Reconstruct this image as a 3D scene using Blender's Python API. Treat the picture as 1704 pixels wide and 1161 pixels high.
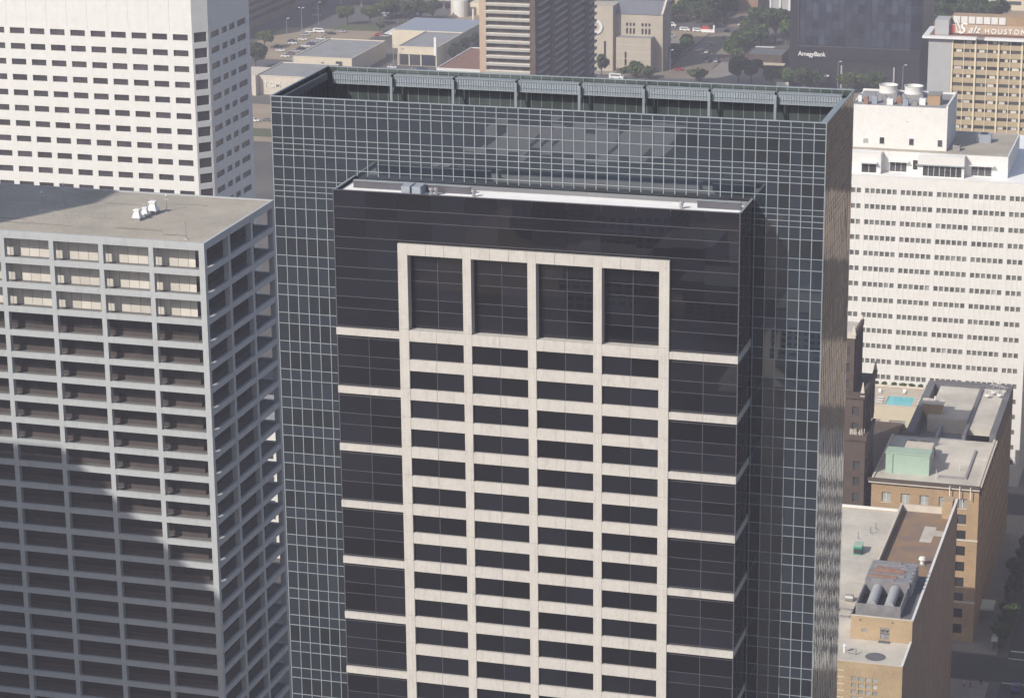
import bpy, bmesh, math, random
from mathutils import Matrix, Vector
R = math.radians
rnd = random.Random(7)
scene = bpy.context.scene
for o in list(bpy.data.objects):
    bpy.data.objects.remove(o)

# ------------------------------------------------------------------ camera
EYE = Vector((0, 0, 235.0))                       # high floor of a tower, metres above the street
F_PX, PITCH, ROLL, YAW = 4344.25, R(16.7673), R(-0.5567), R(16.3738)
fw = Vector((-math.sin(YAW) * math.cos(PITCH), math.cos(YAW) * math.cos(PITCH), -math.sin(PITCH)))
rt = Vector((math.cos(YAW), math.sin(YAW), 0)); up = rt.cross(fw)
rt2 = rt * math.cos(ROLL) + up * math.sin(ROLL); up2 = rt2.cross(fw)
cam_d = bpy.data.cameras.new('camera'); cam = bpy.data.objects.new('camera', cam_d)
scene.collection.objects.link(cam)
cam_d.sensor_width = 36.0; cam_d.lens = F_PX / 1704 * 36.0
cam_d.clip_start = 1.0; cam_d.clip_end = 9000
m = Matrix((rt2, up2, -fw)).transposed().to_4x4(); m.translation = EYE
cam.matrix_world = m
scene.camera = cam

# ------------------------------------------------------------------ sky, sun, exposure
SUN = Vector((-.564, -1.0, .823)).normalized()    # towards the sun: behind the viewer, left
world = bpy.data.worlds.new('World'); scene.world = world; world.use_nodes = True
wn = world.node_tree; bg = wn.nodes['Background']
sky = wn.nodes.new('ShaderNodeTexSky'); sky.sky_type = 'NISHITA'; sky.sun_disc = False
sky.sun_elevation = math.asin(SUN.z); sky.sun_rotation = math.atan2(SUN.x, SUN.y)
sky.air_density = 1.0; sky.dust_density = 1.8; sky.ozone_density = 1.0
wn.links.new(sky.outputs[0], bg.inputs[0]); bg.inputs[1].default_value = 0.125
sun_d = bpy.data.lights.new('sun', 'SUN'); sun_d.energy = 4.4; sun_d.angle = R(.5); sun_d.color = (1, .945, .855)
sun = bpy.data.objects.new('sun', sun_d); scene.collection.objects.link(sun)
sun.rotation_euler = SUN.to_track_quat('Z', 'Y').to_euler(); sun.location = (-200, -300, 500)
scene.view_settings.view_transform = 'Standard'; scene.view_settings.look = 'None'
scene.view_settings.gamma = 1.0; scene.view_settings.exposure = 0.0
scene.view_settings.use_curve_mapping = False
scene.render.engine = 'CYCLES'
scene.cycles.max_bounces = 6; scene.cycles.diffuse_bounces = 3; scene.cycles.glossy_bounces = 3
scene.cycles.volume_bounces = 1; scene.cycles.use_denoising = True
scene.cycles.caustics_reflective = False; scene.cycles.caustics_refractive = False

# ------------------------------------------------------------------ materials
MATS = {}
def mat(name, col, rough=.8, var=.12, scale=.25, metal=0.0, ior=1.45, bump=0.0, bscale=2.0, stretch=(1, 1, 1), rand=0.0, col2=None, fine=0.0):
    m = bpy.data.materials.new(name); m.use_nodes = True; nt = m.node_tree; N = nt.nodes; L = nt.links
    b = N['Principled BSDF']; b.inputs['Roughness'].default_value = rough; b.inputs['Metallic'].default_value = metal
    b.inputs['IOR'].default_value = ior
    geo = N.new('ShaderNodeNewGeometry'); mp = N.new('ShaderNodeMapping'); mp.inputs['Scale'].default_value = stretch
    L.new(geo.outputs['Position'], mp.inputs['Vector'])
    nz = N.new('ShaderNodeTexNoise'); nz.inputs['Scale'].default_value = scale; nz.inputs['Detail'].default_value = 6; nz.inputs['Roughness'].default_value = .65
    L.new(mp.outputs[0], nz.inputs['Vector'])
    rm = N.new('ShaderNodeValToRGB'); rm.color_ramp.elements[0].position = .3; rm.color_ramp.elements[1].position = .7
    c2 = col2 or tuple(min(1, c * (1 + var)) for c in col); c1 = col if col2 else tuple(c * (1 - var) for c in col)
    rm.color_ramp.elements[0].color = (*c1, 1); rm.color_ramp.elements[1].color = (*c2, 1)
    L.new(nz.outputs['Fac'], rm.inputs['Fac']); out = rm.outputs['Color']
    if fine:
        n2 = N.new('ShaderNodeTexNoise'); n2.inputs['Scale'].default_value = 3.0; n2.inputs['Detail'].default_value = 5
        L.new(mp.outputs[0], n2.inputs['Vector'])
        mr = N.new('ShaderNodeMapRange'); mr.inputs['From Min'].default_value = .3; mr.inputs['From Max'].default_value = .7
        mr.inputs['To Min'].default_value = 1 - fine; mr.inputs['To Max'].default_value = 1 + fine
        L.new(n2.outputs['Fac'], mr.inputs['Value'])
        mx = N.new('ShaderNodeVectorMath'); mx.operation = 'SCALE'; L.new(out, mx.inputs[0]); L.new(mr.outputs[0], mx.inputs['Scale']); out = mx.outputs[0]
    if rand:
        oi = N.new('ShaderNodeObjectInfo'); mr = N.new('ShaderNodeMapRange')
        mr.inputs['To Min'].default_value = 1 - rand; mr.inputs['To Max'].default_value = 1 + rand
        L.new(oi.outputs['Random'], mr.inputs['Value'])
        mx = N.new('ShaderNodeVectorMath'); mx.operation = 'SCALE'; L.new(out, mx.inputs[0]); L.new(mr.outputs[0], mx.inputs['Scale']); out = mx.outputs[0]
    L.new(out, b.inputs['Base Color'])
    if bump:
        n3 = N.new('ShaderNodeTexNoise'); n3.inputs['Scale'].default_value = bscale; n3.inputs['Detail'].default_value = 3
        L.new(mp.outputs[0], n3.inputs['Vector'])
        bp = N.new('ShaderNodeBump'); bp.inputs['Strength'].default_value = 1.0; bp.inputs['Distance'].default_value = bump
        L.new(n3.outputs['Fac'], bp.inputs['Height']); L.new(bp.outputs[0], b.inputs['Normal'])
    MATS[name] = m; return m

def streaked(name, col, dark, sx=1.2, amount=.35, rough=.85):
    """stone or concrete with thin run-off streaks below its joints"""
    m = mat(name, col, rough, .05, .5, fine=.05); nt = m.node_tree; N = nt.nodes; L = nt.links; b = N['Principled BSDF']
    src = b.inputs['Base Color'].links[0].from_socket
    geo = N.new('ShaderNodeNewGeometry'); mp = N.new('ShaderNodeMapping'); mp.inputs['Scale'].default_value = (sx, sx, sx * .22)
    L.new(geo.outputs['Position'], mp.inputs['Vector'])
    nz = N.new('ShaderNodeTexNoise'); nz.inputs['Scale'].default_value = 1.3; nz.inputs['Detail'].default_value = 5; nz.inputs['Roughness'].default_value = .7
    L.new(mp.outputs[0], nz.inputs['Vector'])
    mr = N.new('ShaderNodeMapRange'); mr.inputs['From Min'].default_value = .52; mr.inputs['From Max'].default_value = .8; mr.inputs['To Max'].default_value = amount
    L.new(nz.outputs['Fac'], mr.inputs['Value'])
    mx = N.new('ShaderNodeMix'); mx.data_type = 'RGBA'; L.new(mr.outputs[0], mx.inputs['Factor']); L.new(src, mx.inputs['A']); mx.inputs['B'].default_value = (*dark, 1)
    L.new(mx.outputs['Result'], b.inputs['Base Color']); return m

mat('tower_glass', (.013, .019, .028), .008, .3, .08, ior=1.95, rand=.45)
mat('side_glass', (.014, .017, .026), .03, .3, .1, ior=2.5, bump=.045, bscale=1.1, stretch=(1, 1, .12), rand=.3)
mat('black_glass', (.007, .0075, .012), .01, .35, .08, ior=1.6, rand=.6)
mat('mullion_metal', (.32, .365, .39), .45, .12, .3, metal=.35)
mat('crown_glass', (.055, .068, .066), .15, .45, .12, ior=1.6)  # paler, duller colour stands in for reflections on the crown's inner back glass
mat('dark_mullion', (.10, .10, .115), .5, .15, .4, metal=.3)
mat('galvanised', (.36, .40, .46), .5, .12, 1.0, metal=.3, fine=.1)
streaked('limestone', (.51, .485, .45), (.24, .22, .20), 1.1, .5)
mat('black_core', (.012, .012, .015), .6, .2)
mat('white_membrane', (.88, .87, .86), .6, .06, .4)
streaked('grey_concrete', (.455, .475, .485), (.22, .22, .22), .9, .35)
mat('roof_gravel', (.40, .36, .30), .95, .20, .09, fine=.12)
mat('gravel_stain', (.25, .21, .165), .95, .25, .4, fine=.15)
mat('shade_glass', (.030, .026, .026), .12, .4, .3, ior=1.45, rand=.5)
mat('sill_dark', (.075, .06, .056), .8, .2, .5)
mat('blind', (.60, .565, .51), .7, .06, .6, rand=.12)
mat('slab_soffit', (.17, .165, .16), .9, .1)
streaked('white_stone', (.70, .69, .665), (.5, .47, .42), .5, .25)
mat('window_grey', (.055, .05, .056), .15, .3, .4, ior=1.5, rand=.35)
streaked('white_paint_wall', (.74, .725, .70), (.6, .57, .52), .4, .2)
mat('window_slate', (.06, .062, .065), .15, .3, .4, ior=1.5, rand=.5)
mat('window_ash', (.15, .15, .14), .25, .25, .4, ior=1.5, rand=.4)
mat('window_pale', (.34, .35, .34), .4, .2, .4, rand=.2)
mat('tan_brick', (.40, .275, .165), .9, .12, .35, fine=.12)
mat('yellow_brick', (.43, .32, .20), .9, .12, .3, fine=.1)
mat('red_brick', (.29, .19, .13), .9, .16, .35, fine=.15)
mat('brown_stone', (.10, .075, .062), .9, .2, .3, fine=.15)  # darkened evenly in place of shade that should fall on the stepped tower
mat('pale_trim', (.60, .54, .46), .8, .1, .5)
mat('pale_roof', (.55, .51, .445), .95, .24, .09, fine=.08)
mat('grey_roof', (.28, .28, .285), .9, .18, .12, fine=.1)
mat('dark_roof', (.14, .14, .15), .9, .22, .15, fine=.1)
mat('rust_roof', (.34, .215, .11), .9, .3, .16, col2=(.17, .14, .145))
mat('red_roof', (.24, .125, .085), .9, .15, .2)
mat('slate_roof', (.17, .18, .205), .7, .1, .3)
mat('sage_paint', (.37, .49, .40), .7, .07, .4)
mat('teal_paint', (.05, .30, .22), .6, .1, .4)
mat('pool_water', (.12, .52, .58), .08, .05, .6, bump=.01, bscale=1.2)
mat('pool_deck', (.52, .45, .36), .9, .1, .4)
mat('cream_wall', (.64, .57, .44), .9, .06, .3)
mat('steel', (.34, .33, .34), .5, .2, .8, metal=.4)
mat('rusty_steel', (.30, .24, .21), .8, .3, .7, col2=(.28, .11, .06))
mat('white_metal', (.78, .78, .77), .45, .06, .8)
mat('dark_metal', (.05, .05, .055), .5, .2, .8)
mat('hotel_tan', (.46, .345, .20), .85, .10, .25, col2=(.42, .35, .24))
mat('hotel_cream', (.72, .62, .44), .8, .06)
mat('grey_panel', (.40, .405, .41), .8, .05, .3)
mat('bank_glass', (.034, .044, .066), .05, .4, .05, ior=1.7, rand=.5)  # lighter blue base, standing in for bluish reflections on the bank tower
mat('bank_granite', (.028, .026, .032), .35, .2, .3)
mat('apt_brown', (.11, .075, .06), .9, .2, .3)
mat('apt_tan', (.48, .36, .26), .9, .08, .3)
mat('balcony_white', (.74, .70, .62), .8, .05)
mat('balcony_grey', (.38, .37, .33), .8, .1, .6)
mat('cath_stone', (.46, .405, .33), .9, .08, .15, fine=.07)
mat('copper_grey', (.22, .23, .26), .6, .1, .3)
mat('asphalt', (.060, .060, .064), .9, .2, .06, fine=.12)
mat('old_road', (.24, .20, .155), .92, .14, .07, fine=.1)
mat('ground_mat', (.115, .105, .095), .95, .35, .02, fine=.15)
mat('pavement_mat', (.27, .245, .215), .92, .14, .12, fine=.1)
mat('lot_tan', (.33, .265, .185), .95, .15, .05, fine=.1)
mat('lot_grey', (.115, .11, .115), .95, .2, .05, fine=.1)
mat('grass_mat', (.10, .115, .05), .95, .25, .15, fine=.2)
mat('road_paint', (.7, .7, .66), .8, .12, .5)
mat('bark', (.09, .065, .045), .9, .2, 1)
mat('leaf_dark', (.055, .085, .028), .8, .35, .35)
mat('leaf_olive', (.090, .118, .038), .8, .35, .35)
mat('leaf_green', (.070, .12, .034), .8, .35, .35)
mat('tyre', (.02, .02, .02), .9, .1)
mat('car_glass', (.015, .018, .022), .08, .1, ior=1.6)
for n, c in dict(white=(.75, .75, .74), silver=(.42, .43, .45), black=(.02, .02, .022), red=(.40, .03, .03), navy=(.04, .06, .14), teal=(.05, .35, .33), green=(.05, .12, .06), gold=(.36, .29, .18), grey=(.14, .145, .155)).items():
    mat('paint_' + n, c, .3, .04, 1.0, ior=1.5)
mat('sign_white', (.85, .84, .80), .5, .03)
mat('sign_red', (.45, .06, .07), .6, .1)
mat('skin', (.45, .28, .2), .6, .05); mat('cloth_dark', (.03, .03, .045), .9, .1); mat('cloth_red', (.3, .05, .05), .9, .1); mat('cloth_white', (.6, .6, .58), .9, .1)
mat('mirror_brown', (.48, .40, .33), .9, .2, .15, fine=.2)
mat('canvas_pale', (.62, .66, .55), .8, .1)

# ------------------------------------------------------------------ builders
COL = scene.collection
class MB:
    def __init__(s): s.v = []; s.f = []
    def quad(s, a, b, c, d):
        i = len(s.v); s.v += [tuple(a), tuple(b), tuple(c), tuple(d)]; s.f.append((i, i + 1, i + 2, i + 3)); return s
    def box(s, x0, x1, y0, y1, z0, z1):
        i = len(s.v)
        s.v += [(x0, y0, z0), (x1, y0, z0), (x1, y1, z0), (x0, y1, z0), (x0, y0, z1), (x1, y0, z1), (x1, y1, z1), (x0, y1, z1)]
        s.f += [(i, i + 3, i + 2, i + 1), (i + 4, i + 5, i + 6, i + 7), (i, i + 1, i + 5, i + 4), (i + 1, i + 2, i + 6, i + 5), (i + 2, i + 3, i + 7, i + 6), (i + 3, i, i + 4, i + 7)]
        return s
    def prism(s, pts, z0, z1):                     # pts counter-clockwise
        i = len(s.v); n = len(pts)
        s.v += [(p[0], p[1], z0) for p in pts] + [(p[0], p[1], z1) for p in pts]
        s.f.append(tuple(i + n - 1 - k for k in range(n))); s.f.append(tuple(i + n + k for k in range(n)))
        for k in range(n):
            q = (k + 1) % n; s.f.append((i + k, i + q, i + n + q, i + n + k))
        return s
    def tube(s, p0, p1, r0, r1=None, n=8, cap=True):
        r1 = r0 if r1 is None else r1; p0 = Vector(p0); p1 = Vector(p1); d = (p1 - p0).normalized()
        a = d.orthogonal().normalized(); b = d.cross(a); i = len(s.v)
        for p, r in ((p0, r0), (p1, r1)):
            for k in range(n):
                t = 2 * math.pi * k / n; s.v.append(tuple(p + a * math.cos(t) * r + b * math.sin(t) * r))
        for k in range(n):
            q = (k + 1) % n; s.f.append((i + k, i + q, i + n + q, i + n + k))
        if cap: s.f.append(tuple(i + n - 1 - k for k in range(n))); s.f.append(tuple(i + n + k for k in range(n)))
        return s
    def lathe(s, c, prof, n=20):                   # prof: (r, z) list, open ended
        i = len(s.v)
        for r, z in prof:
            for k in range(n):
                t = 2 * math.pi * k / n; s.v.append((c[0] + r * math.cos(t), c[1] + r * math.sin(t), c[2] + z))
        for j in range(len(prof) - 1):
            for k in range(n):
                q = (k + 1) % n; s.f.append((i + j * n + k, i + j * n + q, i + (j + 1) * n + q, i + (j + 1) * n + k))
        return s
    def mesh(s, name, mat):
        me = bpy.data.meshes.new(name); me.from_pydata(s.v, [], s.f); me.materials.append(MATS[mat]); me.update(); return me
    def build(s, name, mat, parent=None):
        o = bpy.data.objects.new(name, s.mesh(name, mat)); COL.objects.link(o); adopt(o, parent); return o

def root_of(p):
    while p.parent: p = p.parent
    return p
def adopt(o, parent):
    """parent while keeping world coordinates (parents are only ever moved, never turned, before this)"""
    if parent is None: return
    o.parent = parent
    if parent.parent is None: o.matrix_parent_inverse = Matrix.Translation(-parent.location)
def tag(o, label, cat, group=None):
    o['label'] = label; o['category'] = cat
    if group: o['group'] = group
    return o
def thing(name, label, cat, loc=(0, 0, 0), group=None):
    o = bpy.data.objects.new(name, None); COL.objects.link(o); o.location = loc; o.empty_display_size = 2
    return tag(o, label, cat, group)
def struct(name, mb, mat):
    o = mb.build(name, mat); o['kind'] = 'structure'; return o

UNIT = {}
def unit(mat):
    """a unit box (x, y, z = 1) shared by all alike pieces of one material"""
    if mat not in UNIT: UNIT[mat] = MB().box(-.5, .5, -.5, .5, -.5, .5).mesh('piece_' + mat, mat)
    return UNIT[mat]
def piece(name, mat, x0, x1, y0, y1, z0, z1, parent, rotz=0, tilt=None):
    o = bpy.data.objects.new(name, unit(mat)); COL.objects.link(o)
    o.location = ((x0 + x1) / 2, (y0 + y1) / 2, (z0 + z1) / 2); o.scale = (x1 - x0, y1 - y0, z1 - z0)
    o.rotation_euler = (tilt[0] if tilt else 0, 0, rotz + (tilt[1] if tilt else 0))
    adopt(o, parent); return o
def shown(c):
    """size measure of a spot as the photograph shows it (0 if outside the frame)"""
    d = Vector(c) - EYE; w = d.dot(fw)
    if w < 1: return 0
    x = d.dot(rt2) / w * F_PX; y = d.dot(up2) / w * F_PX
    return 1000.0 / w if abs(x) < 860 and abs(y) < 590 else .001 / w
def pieces(name, rest, items, parent, limit=300, keep=None):
    """items: (mat, x0,x1,y0,y1,z0,z1, tilt); the ones that show largest become objects, the rest one joined part"""
    def sz(it):
        c = ((it[1] + it[2]) / 2, (it[3] + it[4]) / 2, (it[5] + it[6]) / 2)
        return shown(c) ** 2 * max(it[2] - it[1], it[4] - it[3]) * (it[6] - it[5])
    items = sorted(items, key=sz, reverse=True)
    n = 0; left = {}
    for it in items:
        if n < limit and sz(it) > 1e-3:
            piece(name, *it[:7], parent, tilt=it[7] if len(it) > 7 else None); n += 1
        else: left.setdefault(it[0], []).append(it)
    for mt, its in left.items():
        mb = MB()
        for it in its:
            t = it[7] if len(it) > 7 else None
            k = len(mb.v); mb.box(*it[1:7])
            if t:
                c = Vector(((it[1] + it[2]) / 2, (it[3] + it[4]) / 2, (it[5] + it[6]) / 2)); rot = Matrix.Rotation(t[1], 3, 'Z') @ Matrix.Rotation(t[0], 3, 'X')
                for q in range(k, len(mb.v)): mb.v[q] = tuple(c + rot @ (Vector(mb.v[q]) - c))
        o = mb.build(rest, mt, parent); o['kind'] = 'stuff'

def facade(mb, O, U, us, vs, holes, depth):
    """wall sheet in the plane O + u*U + z; cells named in holes become real openings with reveals of that depth.
    The outward side is U x Z turned right-handed: N = (U.y, -U.x)."""
    O = Vector(O); U = Vector((U[0], U[1], 0)).normalized(); N = Vector((U.y, -U.x, 0))
    P = lambda u, z, d=0: O + U * u - N * d + Vector((0, 0, z))
    for j in range(len(vs) - 1):
        i = 0
        while i < len(us) - 1:
            if (i, j) in holes:
                a, b, c, d = us[i], us[i + 1], vs[j], vs[j + 1]
                mb.quad(P(a, c), P(b, c), P(b, c, depth), P(a, c, depth)); mb.quad(P(a, d, depth), P(b, d, depth), P(b, d), P(a, d))
                mb.quad(P(a, c), P(a, c, depth), P(a, d, depth), P(a, d)); mb.quad(P(b, c, depth), P(b, c), P(b, d), P(b, d, depth))
                i += 1; continue
            k = i
            while k < len(us) - 1 and (k, j) not in holes: k += 1
            mb.quad(P(us[i], vs[j]), P(us[k], vs[j]), P(us[k], vs[j + 1]), P(us[i], vs[j + 1])); i = k

def lettering(body, loc, size, mat, parent, name='lettering', rot=(R(90), 0, 0), extrude=.15, shear=0.0, spacing=1.0):
    cu = bpy.data.curves.new(name, 'FONT'); cu.body = body; cu.size = size; cu.extrude = extrude; cu.shear = shear; cu.space_character = spacing
    cu.offset = .012 * size
    t = bpy.data.objects.new('tmp', cu); COL.objects.link(t); bpy.context.view_layer.update()
    me = bpy.data.meshes.new_from_object(t.evaluated_get(bpy.context.evaluated_depsgraph_get())); bpy.data.objects.remove(t)
    me.materials.clear(); me.materials.append(MATS[mat])
    o = bpy.data.objects.new(name, me); COL.objects.link(o); o.location = loc; o.rotation_euler = rot; adopt(o, parent); return o

def copy_tree(o, parent=None, loc=None, rotz=None):
    c = o.copy(); COL.objects.link(c); c.parent = parent
    if loc is not None: c.location = loc
    if rotz is not None: c.rotation_euler = (0, 0, rotz)
    for ch in o.children: copy_tree(ch, c)
    return c

# ------------------------------------------------------------------ ground, streets
struct('ground', MB().quad((-2600, -1500, 0), (2200, -1500, 0), (2200, 3200, 0), (-2600, 3200, 0)), 'ground_mat')
def sheet(name, mat, x0, x1, y0, y1, z): return struct(name, MB().quad((x0, y0, z), (x1, y0, z), (x1, y1, z), (x0, y1, z)), mat)
sheet('road', 'asphalt', -46.2, -31, -300, 1150, .02)
sheet('road', 'asphalt', -160, 60, 533, 546.5, .03)
sheet('road', 'asphalt', -160, 60, 640, 654, .03)
sheet('road', 'asphalt', -155, -137, -300, 1100, .025)
sheet('road', 'old_road', -277.5, -257.5, 1150, 1700, .02)
sheet('road', 'lot_grey', -640, 100, 1176, 1194, .03)
sheet('road', 'lot_grey', -330, 60, 1322, 1340, .035)
sheet('lane_mark', 'road_paint', -39.1, -38.85, 555, 640, .04); sheet('lane_mark', 'road_paint', -39.1, -38.85, 430, 527, .04)
sheet('stop_line', 'road_paint', -45.8, -38.6, 550.4, 551.0, .045); sheet('stop_line', 'road_paint', -38.4, -31.4, 528.5, 529.1, .045)
for y in (532.6, 546.2): sheet('crosswalk_line', 'road_paint', -46.0, -31.2, y, y + .35, .05)
def kerbed(x0, x1, y0, y1, mat='pavement_mat'):
    return struct('pavement', MB().box(x0, x1, y0, y1, -.3, .15), mat)
kerbed(-137, -48.6, 425, 532); kerbed(-137, -48.6, 547.5, 638.5); kerbed(-137, -48.6, 655, 760); kerbed(-137, -48.6, 310, 420)
kerbed(-29, 60, 425, 532); kerbed(-29, 60, 547.5, 638.5); kerbed(-29, 60, 655, 760); kerbed(-250, -157, 330, 440)
# far district
sheet('parking_lot', 'lot_tan', -500, -446, 1196, 1286, .05)
sheet('parking_lot', 'lot_grey', -560, -425, 1286, 1420, .055)
sheet('parking_lot', 'lot_tan', -428, -330, 1285, 1365, .06)
sheet('verge', 'grass_mat', -475, -448, 1284, 1302, .08)
sheet('parking_lot', 'lot_tan', -470, -380, 1015, 1090, .05)
sheet('verge', 'grass_mat', -440, -395, 1024, 1040, .07)
sheet('parking_lot', 'old_road', -330, -238, 1196, 1222, .05)
sheet('parking_lot', 'lot_tan', -300, -279, 1230, 1322, .055)
sheet('parking_lot', 'lot_tan', -240, -60, 1340, 1480, .05)
sheet('plaza', 'pavement_mat', -256, -140, 1164, 1186, .06)
for a_, b_ in ((-317, -291), (-289, -264), (-262, -240)): sheet('plaza', 'white_membrane', a_, b_, -494, -428, .05)      # pale plaza behind the viewpoint, mirrored in the glass
sheet('plaza', 'lot_tan', -275, -170, -350, -235, .05); sheet('plaza', 'pale_roof', -150, -120, -225, -150, .05)  # sheets laid out unseen behind the viewpoint, only to vary the glass reflections
kerbed(-330, -284, 1196, 1300)
kerbed(-256, -140, 1170, 1240)

# ------------------------------------------------------------------ 1. the glass tower in the middle
GX0, GX1, GY0, GY1, GT = -131.3, -54.3, 330.42, 353.1, 165.0
BX0, BX1, BY, BT_ = -119.43, -63.78, 321.54, 154.4
T = thing('glass_tower', 'wide dark glass office tower in the middle with a pale stone grid on its front', 'office tower', ((GX0 + GX1) / 2, 340, 0))
GB = -21.12                                        # foot of the tower in its own drawing units
offs = [0, .78, 1.56, 2.34, 4.05, 5.75, 6.55, 7.35, 8.2, 9.9, 11.7, 12.5, 13.3, 14.1, 15.75]
z = 15.75
while z < 186:
    offs += [z + 2.6, z + 4.17]; z += 4.17
levels = [GT - q for q in offs if GT - q > GB + .4] + [GB]
pitch = (GX1 - GX0) / 50
xs = [GX0 + pitch * k for k in range(51)]
ny = 15; ys = [GY0 + (GY1 - GY0) / ny * k for k in range(ny + 1)]
def jig(a): return (rnd.gauss(0, a), rnd.gauss(0, a))
items = []
for j in range(len(levels) - 1):
    z1, z0 = levels[j], levels[j + 1]
    for k in range(50):
        if z1 < BT_ - .2 and BX0 + .3 < (xs[k] + xs[k + 1]) / 2 < BX1 - .3: continue      # behind the projecting front
        items.append(('tower_glass', xs[k] + .012, xs[k + 1] - .012, GY0, GY0 + .04, z0 + .012, z1 - .012, jig(.0012)))
pieces('pane', 'pane_field', items, T)
items = []
for j in range(len(levels) - 1):
    z1, z0 = levels[j], levels[j + 1]
    for k in range(ny):
        items.append(('side_glass', GX1 - .04, GX1, ys[k] + .012, ys[k + 1] - .012, z0 + .012, z1 - .012, jig(.010)))
pieces('side_pane', 'side_pane_field', items, T, 150)
bk = MB()
for k in range(50): bk.box(xs[k] + .01, xs[k + 1] - .01, GY1 - .04, GY1, GT - 11, GT)
o = bk.build('back_pane_field', 'crown_glass', T); o['kind'] = 'stuff'
bk = MB()
for k in range(ny): bk.box(GX0, GX0 + .04, ys[k] + .01, ys[k + 1] - .01, GT - 11, GT)
o = bk.build('left_pane_field', 'tower_glass', T); o['kind'] = 'stuff'
MB().box(GX0 + .06, GX1 - .06, GY0 + .06, GY1 - .06, GB, GT - 9).build('core', 'black_core', T)
MB().box(GX0 + .06, GX1 - .06, GY1 - .05, GY1 + .02, GB, GT - 11).build('rear_wall', 'tower_glass', T)
MB().box(GX0 - .02, GX0 + .05, GY0 + .1, GY1 - .1, GB, GT - 11).build('left_wall', 'tower_glass', T)
MB().box(GX0 + .3, GX1 - .3, GY0 + .3, GY1 - .3, GT - 8.98, GT - 8.9).build('roof_deck', 'dark_roof', T)
for k, x in enumerate(xs):
    zb = BT_ if BX0 + .3 < x < BX1 - .3 else GB
    w = .056
    if k % 2 == 0 and 0 < k < 50:                  # every other post is slim in the crown
        piece('mullion', 'mullion_metal', x - .03, x + .03, GY0 - .05, GY0 + .02, GT - 2.34, GT - .06, T)
        piece('mullion', 'mullion_metal', x - w, x + w, GY0 - .10, GY0 + .02, zb, GT - 2.34, T)
    else:
        piece('mullion', 'mullion_metal', x - w, x + w, GY0 - .10, GY0 + .02, zb, GT - .06, T)
for z in levels[1:-1]:
    if z > BT_: piece('transom', 'mullion_metal', GX0, GX1, GY0 - .085, GY0 + .02, z - .042, z + .042, T)
    else:
        piece('transom', 'mullion_metal', GX0, BX0 - .02, GY0 - .085, GY0 + .02, z - .042, z + .042, T)
        piece('transom', 'mullion_metal', BX1 + .02, GX1, GY0 - .085, GY0 + .02, z - .042, z + .042, T)
for k, y in enumerate(ys[1:-1]):
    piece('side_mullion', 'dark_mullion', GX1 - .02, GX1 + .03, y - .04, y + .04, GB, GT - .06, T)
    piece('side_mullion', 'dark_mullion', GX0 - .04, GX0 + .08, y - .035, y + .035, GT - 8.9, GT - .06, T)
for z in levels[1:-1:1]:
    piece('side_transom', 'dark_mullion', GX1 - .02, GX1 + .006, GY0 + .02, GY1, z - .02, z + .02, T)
for (x0, x1, y0, y1) in ((GX0 - .12, GX1 + .12, GY0 - .14, GY0 + .16), (GX0 - .12, GX1 + .12, GY1 - .1, GY1 + .2), (GX1 - .14, GX1 + .10, GY0 + .16, GY1 - .1), (GX0 - .10, GX0 + .14, GY0 + .16, GY1 - .1)):
    piece('coping', 'mullion_metal', x0, x1, y0, y1, GT - .06, GT + .06, T)
for x in xs[1:-1]:
    piece('crown_mullion', 'mullion_metal', x - .03, x + .03, GY1 - .10, GY1 - .05, GT - 8.9, GT - .06, T)
# walkway that hangs inside the back of the crown, with its posts
pxs = [GX0 + 1.2 + (GX1 - GX0 - 2.4) / 8 * k for k in range(9)]
for k in range(8):
    a, b = pxs[k] + .25, pxs[k + 1] - .25
    w = MB(); w.box(a, b, GY1 - 1.75, GY1 - .5, GT - .62, GT - .52); n = 24
    for q in range(n + 1):
        x = a + (b - a) / n * q; w.box(x - .035, x + .035, GY1 - 1.84, GY1 - 1.76, GT - 1.95, GT - .5)
    wk = w.build('walkway', 'mullion_metal', T)
    MB().box(a, b, GY1 - 1.86, GY1 - 1.74, GT - 2.12, GT - 1.95).box(a, b, GY1 - 1.85, GY1 - 1.74, GT - 1.5, GT - 1.42).box(a, b, GY1 - 1.85, GY1 - 1.74, GT - .64, GT - .5).build('rail', 'mullion_metal', wk)
    MB().box(a, b, GY1 - 1.72, GY1 - 1.68, GT - 1.95, GT - .62).build('screen', 'galvanised', wk)
for x in pxs[1:-1]:
    p = MB(); p.box(x - .18, x + .18, GY1 - 2.5, GY1 - 2.15, GT - 8.9, GT - .75); p.tube((x, GY1 - 2.3, GT - 3.6), (x, GY1 - .2, GT - 1.2), .09); p.build('crown_post', 'mullion_metal', T)
MB().box(GX0 + .5, GX0 + .9, GY0 + 1, GY1 - 2.5, GT - 1.5, GT - .5).build('inner_rail', 'dark_mullion', T)
MB().box(GX1 - 1.5, GX1 - .9, GY0 + 1, GY1 - 1.2, GT - 1.5, GT - .9).build('inner_rail', 'mullion_metal', T)
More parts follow.
